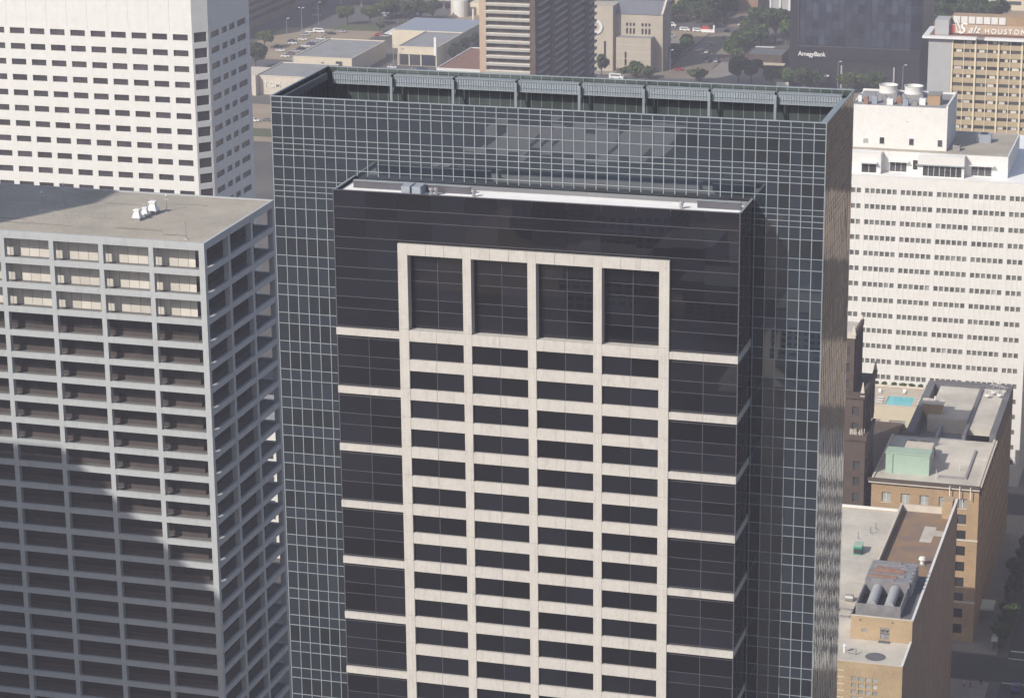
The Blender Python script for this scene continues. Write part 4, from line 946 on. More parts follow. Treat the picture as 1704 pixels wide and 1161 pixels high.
# ------------------------------------------------------------------ 13. low buildings of the far district
def low(name, label, cat, x0, x1, y0, y1, h, wall, roof, front=()):
    t = thing(name, label, cat, ((x0 + x1) / 2, (y0 + y1) / 2, 0))
    MB().box(x0, x1, y0, y1, 0, h).build('wall', wall, t)
    MB().box(x0 + .4, x1 - .4, y0 + .4, y1 - .4, h, h + .05).build('roof', roof, t)
    mb = MB(); mb.box(x0 - .1, x1 + .1, y0 - .1, y0 + .4, h, h + .45); mb.box(x0 - .1, x1 + .1, y1 - .4, y1 + .1, h, h + .45); mb.box(x0 - .1, x0 + .4, y0 + .4, y1 - .4, h, h + .45); mb.box(x1 - .4, x1 + .1, y0 + .4, y1 - .4, h, h + .45); mb.build('parapet', wall, t)
    for (a, b, z0, z1, mt) in front: piece('opening', mt, a, b, y0 - .05, y0 + .05, z0, z1, t)
    return t
t = low('flat_roof_shop', 'low pale building with a broad grey flat roof beside the tan parking lot', 'building', -450, -420.5, 1164, 1214, 8, 'cream_wall', 'grey_roof', ((-436, -434.6, 3, 6, 'window_grey'), (-432, -431, 4, 5.4, 'window_grey')))
MB().box(-455.5, -450.2, 1176, 1228, 0, 6).build('side_canopy', 'galvanised', t); MB().prism([(-428.5, 1163.6), (-425.5, 1163.6), (-427.5, 1163.95)], 3.5, 6.8).build('door_hood', 'window_grey', t)
t = low('carport_hall', 'low grey roofed hall with a bright pale front and open bays below', 'building', -408, -388, 1196, 1240, 9, 'cream_wall', 'grey_roof', ((-407, -402.4, .2, 5.6, 'window_grey'), (-401.8, -396.4, .2, 5.6, 'window_grey'), (-395.8, -388.6, .2, 5.6, 'bank_glass')))
for x in (-407.8, -402.1, -396.1, -388.3): piece('pier', 'pale_trim', x - .3, x + .3, 1195.5, 1196, 0, 6, t)
MB().box(-389.2, -388, 1195, 1196, 5.5, 14.5).build('pylon', 'white_metal', t); MB().box(-426, -388.1, 1240.2, 1278, 0, 9.3).build('rear_hall', 'cream_wall', t); MB().box(-425.6, -388.5, 1240.6, 1277.6, 9.3, 9.36).build('rear_roof', 'galvanised', t); MB().box(-432, -426, 1246, 1262, 6, 6.4).build('side_canopy', 'white_metal', t)
low('red_roof_shed', 'low building with a reddish flat roof and white front edge', 'building', -377, -354, 1161, 1217, 6, 'white_paint_wall', 'red_roof')
t = low('letter_building', 'pale stucco low building with white letters on its side wall, left', 'building', -449, -420, 1112, 1146, 8.5, 'pale_trim', 'grey_roof')
lettering('TCM', (-445.2, 1111.9, 3.6), 3.6, 'white_stone', t, spacing=1.25); MB().box(-449.4, -447.6, 1108, 1112, 0, 9.3).build('buttress', 'pale_trim', t); MB().box(-460, -449.6, 1112, 1135, 0, 8.2).build('annex', 'pale_trim', t)
t = low('brick_apartment', 'dark red brick apartment block with shaded window bands, top left', 'building', -560, -517, 1225, 1345, 40, 'red_brick', 'dark_roof')
for j in range(9): piece('window_band', 'window_grey', -517, -516.9, 1228, 1342, 4 + 4 * j, 5.8 + 4 * j, t)
t = low('pale_pavilion', 'pale yellow pavilion with white columns, upper middle', 'building', -428, -380, 1345, 1380, 11, 'cream_wall', 'pale_roof', ((-424, -406, 6.5, 8.5, 'window_grey'),))
for k in range(6): MB().tube((-410 + 4.4 * k, 1328, 0), (-410 + 4.4 * k, 1328, 7.6), .5, .5, 8).build('column', 'white_metal', t)
MB().box(-411, -384, 1326, 1345, 7.6, 10).build('porch_roof', 'cream_wall', t); MB().tube((-421, 1340, 0), (-421, 1340, 9), 4.2, 4.2, 20).build('drum', 'white_paint_wall', t)
t = thing('elevated_slab', 'pale elevated concrete slab on columns along the top edge', 'overpass', (-450, 1362, 0)); MB().box(-500, -432, 1356, 1372, 5.4, 7.2).build('deck', 'pale_trim', t)
for k in range(6): MB().box(-498 + 12 * k, -497 + 12 * k, 1362, 1363, 0, 5.4).build('pier', 'pale_trim', t)
for k, (a, b, y, h, mt) in enumerate(((-330, -312, 1362, 15, 'yellow_brick'), (-309, -294, 1366, 13, 'hotel_tan'), (-292, -281, 1372, 14, 'yellow_brick'))):
    t = low('yellow_house', ['yellow stucco house at the top, left of the three', 'yellow stucco house at the top, middle of the three', 'yellow stucco house at the top, right of the three beside the street'][k], 'house', a, b, y, y + 18, h, mt, 'red_roof')
    for q in range(3):
        for zz in (2, 6, 10): piece('window', 'window_grey', a + 2 + q * 5, a + 3.6 + q * 5, y - .06, y + .04, zz, zz + 2.2, t)
t = low('brick_corner_house', 'dark red corner building above the far street', 'building', -281, -268.5, 1395, 1420, 16, 'red_brick', 'dark_roof')
t = low('brown_shop', 'small dark brown shop with white roof edges between the trees', 'shop', -242, -224, 1227, 1246, 6.5, 'brown_stone', 'dark_roof', ((-240.8, -239.8, .5, 4.5, 'sign_white'), (-238.6, -236, .5, 4.2, 'sign_white')))
MB().box(-241.4, -232, 1246, 1252, 6, 6.5).build('rear_canopy', 'white_metal', t); MB().box(-236, -222, 1222, 1227, 2.8, 3.2).build('awning', 'cream_wall', t)
t = low('pale_annex', 'pale columned block just left of the dark bank tower', 'building', -252, -216, 1342, 1390, 22, 'grey_panel', 'grey_roof')
for k in range(8): piece('pier', 'white_paint_wall', -252 + 5 * k, -251 + 5 * k, 1341.4, 1342, 0, 22, t)
for k, (a, b, y, yy, h, mt) in enumerate(((-168, -152, 1420, 1450, 8, 'pale_trim'), (-148, -128, 1425, 1450, 9, 'cream_wall'), (-120, -100, 1395, 1430, 18, 'grey_panel'), (-150, -128, 1300, 1330, 7, 'cream_wall'), (-122, -98, 1290, 1320, 10, 'tan_brick'))):
    low('far_house', ['low pale building far back between the bank and the hotel', 'low cream building far back above the hotel roof', 'blue grey office block at the top right corner', 'cream shed behind the hotel lift house', 'tan building behind the hotel sign'][k], 'building', a, b, y, yy, h, mt, 'pale_roof' if k != 2 else 'dark_roof', ((a + 2, b - 2, 3, 5, 'window_slate'),))
t = thing('bank_monument', 'green and white street sign board at the bank corner', 'sign', (-214, 1176, 0)); MB().box(-217, -211.4, 1176, 1176.4, 1.2, 4.0).build('board', 'canvas_pale', t); MB().box(-216, -215.6, 1176.1, 1176.3, 0, 1.2).box(-212.6, -212.2, 1176.1, 1176.3, 0, 1.2).build('post', 'steel', t)
t = thing('street_hoarding', 'white and red hoarding beside the far crossing', 'sign', (-279, 1318, 0)); MB().box(-283, -276.4, 1318, 1318.3, .4, 2.0).build('board', 'sign_white', t); MB().box(-283, -279, 1318.3, 1318.6, 2.0, 3.6).build('panel', 'sign_red', t)
MB().box(-277, -276.2, 1317.9, 1318.4, .4, 4.4).build('post', 'sign_white', t)
for k, (x, y) in enumerate(((-229, 1170), (-221, 1168.6), (-209, 1167), (-198, 1165.5), (-188, 1164.5))):
    t = thing('stone_planter', ['pink stone planter wall, leftmost in the row before the bank', 'pale stone planter, second in the row before the bank', 'pink stone planter wall, third in the row before the bank', 'pale stone planter, fourth in the row before the bank', 'pink stone planter, rightmost in the row before the bank'][k], 'planter', (x, y, 0), 'planters before the bank')
    MB().box(x - 3.4, x + 3.4, y, y + 2.5, .1, 1.6).build('wall', 'pale_trim', t); MB().box(x - 3.1, x + 3.1, y + .3, y + 2.2, 1.6, 1.75).build('soil', 'grass_mat', t)

# ------------------------------------------------------------------ 14. lamps
def lamp(lbl, x, y, h, heads=1):
    t = thing('street_lamp', lbl, 'street lamp', (x, y, 0), 'street lamps')
    MB().tube((x, y, 0), (x, y, h), .14, .09, 6).build('pole', 'galvanised', t)
    for q in range(heads):
        s = -1 if q else 1; MB().tube((x, y, h), (x + 1.6 * s, y, h + .3), .06, .06, 5).build('arm', 'galvanised', t); MB().box(x + 1.2 * s - .5, x + 1.2 * s + .5, y - .25, y + .25, h + .2, h + .45).build('head', 'white_metal', t)
lamp('tall lamp standing among the white cars of the tan lot', -486.3, 1271, 13, 2); lamp('lamp post at the near end of the row of white cars', -484.3, 1244, 12); lamp('lamp post in the shaded lot above the white van', -486.4, 1296, 12)
lamp('lamp post at the corner of the pale hall', -409, 1192, 11); lamp('lamp post left of the bank entrance', -189.9, 1184, 13); lamp('lamp post right of the bank entrance', -159.7, 1182, 13)
lamp('lamp post at the right corner of the cathedral', -274.2, 1206, 11); lamp('lamp post above the far crossing', -277.6, 1344, 10); lamp('lamp post on the pavement right of the shaded trees', -29.6, 560, 9)

# ------------------------------------------------------------------ 15. trees
def tree_parts(seed, leafmat, rx, rz, n, trunk):
    r = random.Random(seed); tr = MB(); tr.tube((0, 0, 0), (0, 0, trunk), .32, .2, 7)
    lobes = []
    for k in range(7):
        a = r.uniform(0, 6.28); d = r.uniform(.2, .62) * rx
        c = Vector((math.cos(a) * d, math.sin(a) * d, trunk + rz * r.uniform(.35, 1.15))); lobes.append((c, rx * r.uniform(.35, .58), rz * r.uniform(.32, .5)))
        tr.tube((0, 0, trunk * .85), c, .14, .05, 5)
    lf = MB()
    for k in range(n):
        c, a, b = lobes[r.randrange(7)]
        d = Vector((r.gauss(0, 1), r.gauss(0, 1), r.gauss(0, 1))).normalized() * (r.random() ** .35)
        p = c + Vector((d.x * a, d.y * a, d.z * b)); s = r.uniform(.22, .5)
        u = Vector((r.gauss(0, 1), r.gauss(0, 1), r.gauss(0, .6))).normalized(); v = u.orthogonal().normalized()
        v = (v * math.cos(r.random() * 6) + u.cross(v) * math.sin(r.random() * 6)).normalized()
        lf.quad(p - u * s - v * s * .6, p + u * s - v * s * .6, p + u * s * .8 + v * s * .6, p - u * s * .8 + v * s * .6)
    return lf.mesh('crown', leafmat), tr.mesh('trunk', 'bark')
TREES = [tree_parts(1, 'leaf_dark', 4.9, 4.4, 3600, 2.6), tree_parts(2, 'leaf_olive', 4.4, 3.9, 3000, 3.0), tree_parts(3, 'leaf_green', 3.9, 3.6, 2600, 2.4), tree_parts(4, 'leaf_olive', 2.2, 1.6, 500, .5), tree_parts(5, 'leaf_dark', 3.6, 4.6, 1500, 3.0)]
def tree(kind, x, y, s, label, group=None, name='street_tree', cat='tree', z=0):
    t = thing(name, label, cat, (x, y, z), group)
    for nm, me in zip(('crown', 'trunk'), TREES[kind]):
        o = bpy.data.objects.new(nm, me); COL.objects.link(o); o.parent = t
    t.scale = (s, s, s); t.rotation_euler = (0, 0, rnd.uniform(0, 6.28)); return t
tree(0, -472, 1169, 1.5, 'broad dark tree by the white tower, left of the tan lot'); tree(1, -488, 1222, 1.2, 'small tree behind the broad dark tree at left')
tree(1, -470.7, 1298, 1.35, 'round olive tree on the verge, left of the pair'); tree(1, -458.5, 1299, 1.4, 'round olive tree on the verge, right of the pair')
tree(0, -456, 1326, 1.3, 'dark tree behind the olive pair at the top'); tree(0, -440, 1320, 1.3, 'dark tree above the grey roofed hall'); tree(4, -431, 1322, 1.0, 'dark tree left of the pale pavilion')
tree(0, -510, 1351, 1.6, 'dark tree in the shade at the very top left'); tree(0, -528, 1356, 1.7, 'dark tree in the shade beside the brick apartments'); tree(4, -498, 1330, 1.2, 'slim dark tree in the shaded lot')
tree(1, -434, 1283, .8, 'small olive tree behind the parking row'); tree(1, -447, 1282, .7, 'bushy small tree between the low roofs')
for k, (x, y) in enumerate(((-384, 1208), (-384.5, 1220), (-385, 1233), (-383.6, 1247), (-382.6, 1262))):
    tree(4, x, y, .85, ['dark tree beside the pale hall, nearest in its row', 'dark tree beside the pale hall, second in its row', 'dark tree beside the pale hall, middle of its row', 'dark tree beside the pale hall, fourth in its row', 'dark tree beside the pale hall, farthest in its row'][k], 'trees beside the pale hall')
RT_ = [(4, -304, 1190, 1.0, 'dark tree at the left foot of the cathedral'), (3, -295.3, 1199.5, .9, 'small bush tree before the cathedral porch, left'), (2, -289.2, 1199, .75, 'small tree before the cathedral doorway'),
       (3, -287, 1190, 1.9, 'wide low shrub before the cathedral'), (3, -281, 1189.5, 1.8, 'wide low shrub right of the cathedral front'), (3, -257, 1189, 1.8, 'round shrub alone on the pavement right of the cathedral'),
       (0, -277, 1226, .9, 'dark tree beside the cathedral side wall'), (2, -279, 1240, .9, 'green tree behind the cathedral'), (2, -278, 1256, 1.0, 'green tree along the left side of the far street'), (2, -279.5, 1270, .9, 'green tree farther along the left side of the far street'),
       (1, -308, 1342, 1.2, 'olive tree before the yellow houses, left'), (0, -296, 1352, 1.7, 'tall dark tree before the yellow houses, middle'), (0, -281, 1342, 1.9, 'largest dark tree left of the far street'), (0, -277, 1352, 1.7, 'dark tree behind the largest one by the far street'), (4, -286, 1330, 1.3, 'dark tree in front of the largest one by the far street'),
       (2, -254.0, 1300, 1.35, 'big green tree right of the far street, front'), (0, -249, 1306, 1.6, 'big dark tree right of the far street, middle'), (0, -241, 1300, 1.7, 'big dark tree right of the far street, beside the bank'), (2, -246, 1288, 1.3, 'green tree above the brown shop'), (2, -234, 1296, 1.5, 'green tree just left of the bank frame'), (4, -226, 1306, 1.5, 'dark tree behind the brown shop beside the bank'),
       (2, -253.5, 1262, 1.0, 'green street tree left of the brown shop roof'), (2, -252.2, 1247, 1.1, 'green street tree left of the brown shop front'), (2, -249.0, 1276, 1.1, 'green street tree beyond the brown shop'), (1, -247.5, 1236, .9, 'olive street tree at the brown shop corner'),
       (0, -237.2, 1188, 1.2, 'dense dark tree at the near left corner before the bank'), (0, -231.5, 1190, 1.1, 'dense dark tree beside the near left corner tree'), (2, -220, 1182, 1.05, 'green tree before the bank sign'), (2, -214.5, 1184, 1.0, 'green tree under the bank lettering'), (0, -205.5, 1178, 1.0, 'dark tree before the bank, third from left'), (4, -198.5, 1180, .9, 'dark tree before the bank, fourth from left'), (1, -184.5, 1178, 1.05, 'olive tree before the bank entrance'), (1, -179.5, 1180, .95, 'smaller olive tree before the bank entrance'), (0, -171, 1176, 1.0, 'dark tree right of the bank entrance'),
       (0, -174, 1383, 1.7, 'dark tree far back right of the bank'), (0, -168, 1378, 1.6, 'dark tree far back, second right of the bank'), (2, -157, 1387, 1.4, 'green tree far back above the hotel lift house'), (0, -150, 1382, 1.4, 'dark tree far back above the hotel screen'), (4, -140, 1372, 1.2, 'dark tree far back above the hotel sign'), (0, -180, 1395, 1.8, 'dark tree at the very top right of the bank'), (2, -164, 1400, 1.5, 'green tree at the top between bank and hotel'), (0, -161, 1340, 1.1, 'dark tree in the gap between the bank and the hotel')]
for a in RT_: tree(a[0], a[1], a[2], a[3] * 1.15, a[4])
ORD = ['first', 'second', 'third', 'fourth', 'fifth', 'sixth', 'seventh', 'eighth', 'ninth', 'tenth']
for k in range(9): tree((0, 2, 4)[k % 3], -186 + 6.2 * k, 1362 + 9 * (k % 3), 1.5, ORD[k] + ' tree from the left in the grove at the top between bank and tan hotel', 'grove between the bank and the tan hotel')
for k in range(7): tree((0, 0, 2)[k % 3], -316 + 6.0 * k, 1345 + 5 * (k % 2), 1.35, ORD[k] + ' tree from the left in the row before the yellow houses', 'trees before the yellow houses')
for k in range(6): tree((2, 0)[k % 2], -254.6 + .5 * (k % 2), 1252 + 8.5 * k, 1.05, ORD[k] + ' tree up the right kerb of the far street, counted from the near crossing', 'kerb trees of the far street')
for k in range(6): tree((1, 0)[k % 2], -459 + 5.5 * k, 1316 + 4 * (k % 3), 1.2, ORD[k] + ' tree from the left behind the verge below the overpass', 'trees below the overpass')
for k, y in enumerate((553, 558.5, 565, 572, 579, 586, 593, 601, 610)):
    tree(4 if k % 2 else 0, -48.6 + .4 * (k % 3), y, .62, ['shaded tree nearest the crossing on the pavement beside the brick hotel', 'shaded pavement tree second from the crossing', 'shaded pavement tree third from the crossing', 'shaded pavement tree fourth from the crossing', 'shaded pavement tree in the middle of the row beside the brick hotel', 'shaded pavement tree fourth from the far end', 'shaded pavement tree third from the far end', 'shaded pavement tree second from the far end', 'shaded pavement tree farthest along beside the brick hotel'][k], 'trees in the shaded street', z=.15)
# shrubs behind the pool
for k in range(7):
    tree(3, -90 + 2.3 * k, 634.9, .42, ['green shrub behind the pool, leftmost', 'green shrub behind the pool, second from left', 'green shrub behind the pool, third from left', 'green shrub behind the pool, middle', 'green shrub behind the pool, third from right', 'green shrub behind the pool, second from right', 'green shrub behind the pool, rightmost'][k], 'shrubs behind the pool', 'shrub', 'shrub', z=PT - .3)
MB().box(-98, -75, 634.01, 636, 0, PT - .3).build('planter', 'cream_wall', bpy.data.objects['pool_building'])

# ------------------------------------------------------------------ 16. vehicles
def car_mesh(L=4.6, W=1.8, van=False):
    b = MB()
    prof = [(-L / 2, .35), (L / 2, .35), (L / 2, .75), (L / 2 - .25, .9), (L * .22, 1.0), (-L * .36, 1.02), (-L / 2, .95)] if not van else [(-L / 2, .35), (L / 2, .35), (L / 2, .95), (L / 2 - .5, 1.15), (L / 2 - 1.2, 1.95), (-L / 2, 2.0)]
    n = len(prof); w = W / 2
    b.v = [(x, -w, z) for x, z in prof] + [(x, w, z) for x, z in prof]
    b.f = [tuple(range(n)), tuple(range(2 * n - 1, n - 1, -1))] + [((k + 1) % n, k, n + k, n + (k + 1) % n) for k in range(n)]
    if not van: b.box(-L * .22, L * .02, -w * .74, w * .74, 1.40, 1.46)
    g = MB()
    if van: g.box(-L / 2 + .6, L / 2 - 1.25, -w - .01, w + .01, 1.25, 1.75)
    else:
        i = 0; pts = [(-L * .36, 1.0), (L * .22, 1.0), (L * .05, 1.41), (-L * .24, 1.41)]
        g.v = [(x, -w * (.88 if z < 1.2 else .74), z) for x, z in pts] + [(x, w * (.88 if z < 1.2 else .74), z) for x, z in pts]
        g.f = [(0, 1, 2, 3), (7, 6, 5, 4)] + [((k + 1) % 4, k, 4 + k, 4 + (k + 1) % 4) for k in range(4)]
    return b, g
BODY = {}; 
_b, _g = car_mesh(); GL = _g.mesh('cabin_glass', 'car_glass'); _bv, _gv = car_mesh(5.4, 2.0, True); GLV = _gv.mesh('cabin_glass', 'car_glass')
WH = MB().tube((0, -.11, 0), (0, .11, 0), .33, .33, 12).mesh('wheel', 'tyre')
def car(color, x, y, rz, label, group=None, van=False, s=1.0):
    key = (color, van)
    if key not in BODY:
        b = car_mesh(5.4, 2.0, True)[0] if van else car_mesh()[0]; BODY[key] = b.mesh('body', 'paint_' + color)
    t = thing('parked_van' if van else 'parked_car', label, 'van' if van else 'car', (x, y, .06), group)
    for nm, me in (('body', BODY[key]), ('cabin_glass', GLV if van else GL)):
        o = bpy.data.objects.new(nm, me); COL.objects.link(o); o.parent = t
    for sx in (-1.4, 1.4):
        for sy_ in (-.85, .85):
            o = bpy.data.objects.new('wheel', WH); COL.objects.link(o); o.parent = t; o.location = (sx, sy_ * (1.08 if van else 1), .33)
    t.rotation_euler = (0, 0, rz); t.scale = (s, s, s); return t
car('white', -477.7, 1217.5, .15, 'white car alone at the near end of the tan lot'); car('white', -479.1, 1238.5, .1, 'white car second along the tan lot'); car('black', -481.5, 1244, .1, 'black car between the white cars of the tan lot'); car('green', -483.0, 1228, .2, 'dark green car on the left side of the tan lot')
car('white', -478, 1250, .1, 'white car third along the tan lot'); car('silver', -481.5, 1262.9, .1, 'silver car under the tall lamp'); car('white', -477.5, 1273.5, 0, 'white van at the far end of the tan lot', van=True, s=1.15); car('white', -482.2, 1272.0, 0, 'white car left of the white van')
car('silver', -466.5, 1277, 0, 'silver car behind the low roof canopy'); car('black', -469.5, 1270, .1, 'black car behind the low roof canopy'); car('silver', -440, 1269, .1, 'silver car between the two low roofs, left'); car('white', -436.6, 1273.6, .1, 'white car between the two low roofs, right'); car('red', -444, 1272, 0, 'dark red car between the two low roofs')
for k in range(14):
    x = -464 + 3.1 * (k % 7) + rnd.uniform(-.4, .4); y = 1332 + 9 * (k // 7) + rnd.uniform(-1, 1)
    car(['white', 'silver', 'black', 'grey', 'navy', 'red', 'silver'][k % 7], x, y, R(90), '%s car, %s from the left in the %s row of the lot below the overpass' % (['white', 'silver', 'black', 'grey', 'navy', 'red', 'silver'][k % 7], ['first', 'second', 'third', 'fourth', 'fifth', 'sixth', 'seventh'][k % 7], ['front', 'rear'][k // 7]), 'cars in the crowded lot below the overpass')
for k in range(9): car(['white', 'grey', 'silver', 'black', 'white', 'navy', 'silver', 'white', 'gold'][k], -469.5 + .3 * (k % 2), 1203 + 7.2 * k, .1, ORD[k] + ' car from the near end of the right row in the tan lot', 'right row of the tan lot')
for k in range(8): car(['silver', 'white', 'black', 'gold', 'white', 'grey', 'red', 'silver'][k], -296 + .4 * (k % 2), 1236 + 9.5 * k, 0, ORD[k] + ' car up the left row of the lot behind the cathedral', 'row of cars behind the cathedral')
for k in range(7): car(['white', 'silver', 'grey', 'black', 'white', 'navy', 'silver'][k], -268.0 - 3.2 * (k % 2), 1262 + 21 * k, R(86), ORD[k] + ' car up the lanes of the far street', 'cars driving on the far street')
for k in range(8): car(['grey', 'white', 'silver', 'navy', 'black', 'white', 'red', 'silver'][k], -420 + 9 * k + 3 * (k % 3), 1182 + 5 * (k % 2), 0, ORD[k] + ' car from the left on the cross street before the low halls', 'cars on the cross street')
for k in range(9): car(['white', 'silver', 'black', 'gold', 'grey', 'white', 'navy', 'silver', 'red'][k], -424 + 9.5 * k, 1290 + 3 * (k % 2), R(90), ORD[k] + ' car from the left in the lot before the pale pavilion', 'cars before the pale pavilion')
car('grey', -504, 1339, .3, 'grey car in the shaded lot at top left'); car('silver', -497, 1322, .3, 'silver car in the shaded lot below the grey one')
car('silver', -265.8, 1248.5, R(80), 'silver car on the far street, left lane'); car('silver', -258.2, 1239.5, R(80), 'silver car at the crossing of the far street'); car('grey', -262.3, 1238, R(80), 'grey car beside the silver one at the crossing'); car('black', -266.5, 1366.5, R(85), 'dark car far up the street'); car('teal', -257.8, 1308, R(85), 'teal car by the big street trees'); car('black', -259.8, 1312, R(85), 'dark car just behind the teal one')
car('red', -281.5, 1283, R(85), 'red van in the lot beside the cathedral', van=True, s=1.2); car('white', -292.7, 1322, 0, 'white van at the back of the cathedral lot, left', van=True); car('white', -285.6, 1321, 0, 'white van at the back of the cathedral lot, right', van=True); car('white', -303, 1333, 0, 'white van before the yellow houses', van=True, s=1.2)
car('white', -246.5, 1256, R(85), 'white van parked at the brown shop', van=True); car('red', -271.5, 1214, 0, 'dark red car at the cathedral corner'); car('white', -295.5, 1186, 0, 'white van before the cathedral shrubs', van=True, s=1.3)
for k in range(8):
    car(['white', 'silver', 'red', 'white', 'grey', 'silver', 'white', 'black'][k], -158 + 5.5 * (k % 4) + rnd.uniform(-.5, .5), 1404 + 10 * (k // 4), R(60), '%s car, %s from the left in the %s row above the hotel sign' % (['white', 'silver', 'red', 'white', 'grey', 'silver', 'white', 'black'][k], ['first', 'second', 'third', 'fourth'][k % 4], ['front', 'rear'][k // 4]), 'cars in the far lot above the hotel')
car('white', -426.5, 1053, 0, 'white car beside the strip of lawn, left', van=False); car('grey', -421.2, 1055, 0, 'grey car beside the strip of lawn, middle'); car('white', -416, 1053.5, 0, 'white car beside the strip of lawn, right')
car('navy', -42.4, 529.5, R(88), 'dark blue car waiting at the shaded crossing, bottom right'); car('red', -45.0, 600, R(90), 'red car parked along the shaded street'); car('grey', -44.9, 582, R(90), 'grey car parked along the shaded street'); car('silver', -36, 612, R(90), 'silver car driving up the shaded street')
t = thing('bus_shelter', 'pale glass shelter on the shaded pavement', 'shelter', (-49.4, 550.5, .15))
MB().box(-50.2, -48.8, 549.4, 553.6, 2.5, 2.65).build('roof', 'canvas_pale', t); MB().box(-50.2, -50.1, 549.4, 553.6, .4, 2.3).build('screen', 'window_pale', t)
for y in (549.5, 553.4): MB().tube((-50.1, y, .15), (-50.1, y, 2.5), .05, .05, 6).tube((-48.9, y, .15), (-48.9, y, 2.5), .05, .05, 6).build('post', 'steel', t)
t = thing('hotel_awning', 'pale entrance awning at the side of the brick hotel', 'awning', (-53, 568, 3)); MB().prism([(-54.5, 565), (-51.4, 565), (-51.4, 570.5), (-54.5, 570.5)], 3.4, 3.9).build('canvas', 'canvas_pale', t)
for y in (565.2, 570.3): MB().tube((-51.5, y, .15), (-51.5, y, 3.4), .05, .05, 6).build('post', 'steel', t)

# ------------------------------------------------------------------ 17. people at the crossing
def person(x, y, rz, label, shirt, step):
    bm_v = [(0, 0, .95), (0, 0, 1.2), (0, 0, 1.42), (0, 0, 1.52), (0, 0, 1.66), (0, .02, 1.76), (.1, 0, .9), (.11, step, .5), (.11, step * .6, .08), (.11, step * .6 + .14, .05), (-.1, 0, .9), (-.11, -step * .4, .5), (-.11, -step, .08), (-.11, -step + .14, .05), (.2, 0, 1.4), (.25, -.08, 1.12), (.25, .1, .88), (.25, .13, .78), (-.2, 0, 1.4), (-.25, .08, 1.12), (-.25, .14, .88), (-.25, .16, .78)]
    ed = [(0, 1), (1, 2), (2, 3), (3, 4), (4, 5), (0, 6), (6, 7), (7, 8), (8, 9), (0, 10), (10, 11), (11, 12), (12, 13), (2, 14), (14, 15), (15, 16), (16, 17), (2, 18), (18, 19), (19, 20), (20, 21)]
    rad = [.15, .14, .15, .06, .10, .08, .09, .065, .05, .045, .09, .065, .05, .045, .06, .045, .035, .04, .06, .045, .035, .04]
    me = bpy.data.meshes.new('person'); me.from_pydata(bm_v, ed, []); o = bpy.data.objects.new('tmp', me); COL.objects.link(o)
    md = o.modifiers.new('s', 'SKIN')
    for v, r_ in zip(me.skin_vertices[0].data, rad): v.radius = (r_, r_)
    me.skin_vertices[0].data[0].use_root = True
    o.modifiers.new('u', 'SUBSURF').levels = 1
    bpy.context.view_layer.update(); m2 = bpy.data.meshes.new_from_object(o.evaluated_get(bpy.context.evaluated_depsgraph_get())); bpy.data.objects.remove(o)
    m2.materials.clear()
    for q in ('cloth_dark', shirt, 'skin', 'dark_metal'): m2.materials.append(MATS[q])
    for p in m2.polygons:
        c = p.center; p.material_index = 0 if c.z < .95 and abs(c.x) < .2 else (3 if c.z > 1.72 else (2 if c.z > 1.5 or (abs(c.x) > .19 and c.z < .95) else 1)); p.use_smooth = True
    o = bpy.data.objects.new('person', m2); COL.objects.link(o); o.location = (x, y, .06); o.rotation_euler = (0, 0, rz); tag(o, label, 'person', 'people at the shaded crossing')
person(-53.6, 528.3, 2.0, 'person in white shirt at the shaded crossing, leftmost', 'cloth_white', .18); person(-52.2, 528.2, 2.2, 'person in red shirt at the shaded crossing', 'cloth_red', .2); person(-50.2, 530.3, -1, 'person in dark clothes nearest the crossing line', 'cloth_dark', .15)

# ------------------------------------------------------------------ 18. neighbours outside the frame: they cast the shadows and fill the reflections
def neighbour(label, pts, h, wall, n):
    t = thing('neighbour_tower', label, 'office tower', (pts[0][0], pts[0][1], 0)); MB().prism(pts, 0, h).build('wall', wall, t)
    k_ = len(pts); mb = MB()
    for k in range(k_):
        a = Vector((*pts[k], 0)); b = Vector((*pts[(k + 1) % k_], 0)); d = (b - a); L_ = d.length; d.normalize(); nrm = Vector((d.y, -d.x, 0))
        for j in range(n):
            z0 = 4 + (h - 8) / n * j; z1 = z0 + (h - 8) / n * .55
            w = max(1, int(L_ / 3.2))
            for q in range(w):
                p = a + d * (L_ / w * (q + .15)) + nrm * .03; r_ = a + d * (L_ / w * (q + .85)) + nrm * .03
                mb.quad((p.x, p.y, z0), (r_.x, r_.y, z0), (r_.x, r_.y, z1), (p.x, p.y, z1))
    o = mb.build('window_field', 'window_slate', t); o['kind'] = 'stuff'
    MB().prism([tuple(Vector(p) * .98 + Vector((pts[0][0], pts[0][1])) * .02) for p in pts], h, h + .6).build('roof', 'grey_roof', t)
neighbour('grey office tower beyond the left edge whose angled corner shades the gallery tower', [(-310, 200), (-238.5, 206), (-259, 260), (-310, 260)], 191, 'grey_panel', 48)
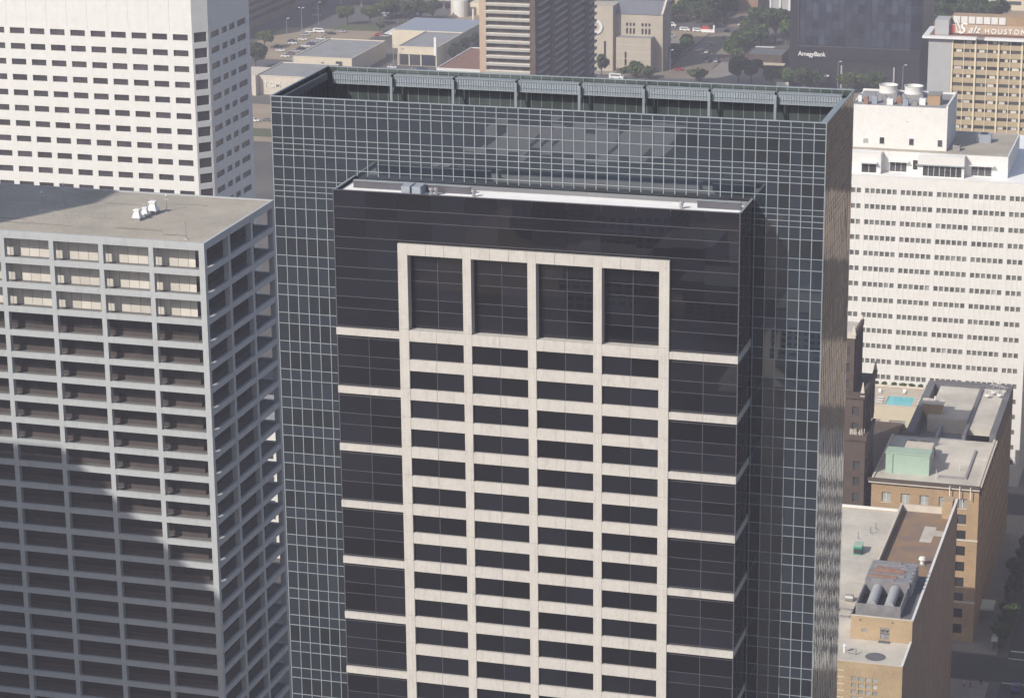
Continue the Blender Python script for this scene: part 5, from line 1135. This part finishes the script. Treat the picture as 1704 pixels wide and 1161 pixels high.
neighbour('tall tower beyond the left edge that shades the back of the gravel roof', [(-330, 293), (-254.6, 293), (-254.6, 345), (-330, 345)], 219.5, 'grey_panel', 54)
neighbour('brown stone tower beyond the right edge mirrored in the side of the glass tower', [(-26, 546), (45, 546), (45, 600), (-26, 600)], 142, 'mirror_brown', 4)
neighbour('pale low block beyond the right edge mirrored low in the glass tower', [(-26, 530), (45, 530), (45, 545.9), (-26, 545.9)], 50, 'white_paint_wall', 12)
neighbour('white low block glimpsed through the slit between the gallery tower and the glass tower', [(-246, 562), (-212, 562), (-212, 588), (-246, 588)], 33, 'white_paint_wall', 8)
for k, (x, y, w, d, h, mt) in enumerate(((-262, -345, 30, 26, 14, 'yellow_brick'), (-222, -322, 26, 30, 20, 'pale_trim'), (-196, -290, 22, 26, 12, 'red_brick'), (-214, -240, 24, 24, 18, 'cream_wall'), (-175, -235, 20, 22, 14, 'tan_brick'), (-138, -190, 16, 26, 16, 'white_paint_wall'))):  # invented low blocks, unseen, put there for the dark glass to reflect
    neighbour(['yellow', 'pale grey', 'red', 'cream', 'tan', 'white'][k] + ' low block, unseen, added behind the viewpoint to fill the dark glass reflections', [(x, y), (x + w, y), (x + w, y + d), (x, y + d)], h, mt, 4)
neighbour('cream block beyond the right edge beyond the white office block', [(-29, 660), (45, 660), (45, 735), (-29, 735)], 50, 'cream_wall', 12)

# ------------------------------------------------------------------ 19. summer haze
hz = MB().box(-2590, 2190, -1490, 3190, -1.0, 242.0)
hm = bpy.data.materials.new('haze_air'); hm.use_nodes = True; nt = hm.node_tree
for n in list(nt.nodes):
    if n.type != 'OUTPUT_MATERIAL': nt.nodes.remove(n)
pv = nt.nodes.new('ShaderNodeVolumePrincipled'); pv.inputs['Color'].default_value = (.88, .85, .96, 1); pv.inputs['Density'].default_value = .00025; pv.inputs['Anisotropy'].default_value = .2
nt.links.new(pv.outputs[0], nt.nodes['Material Output'].inputs['Volume'])
MATS['haze_air'] = hm
h = hz.build('haze', 'haze_air'); h['kind'] = 'stuff'
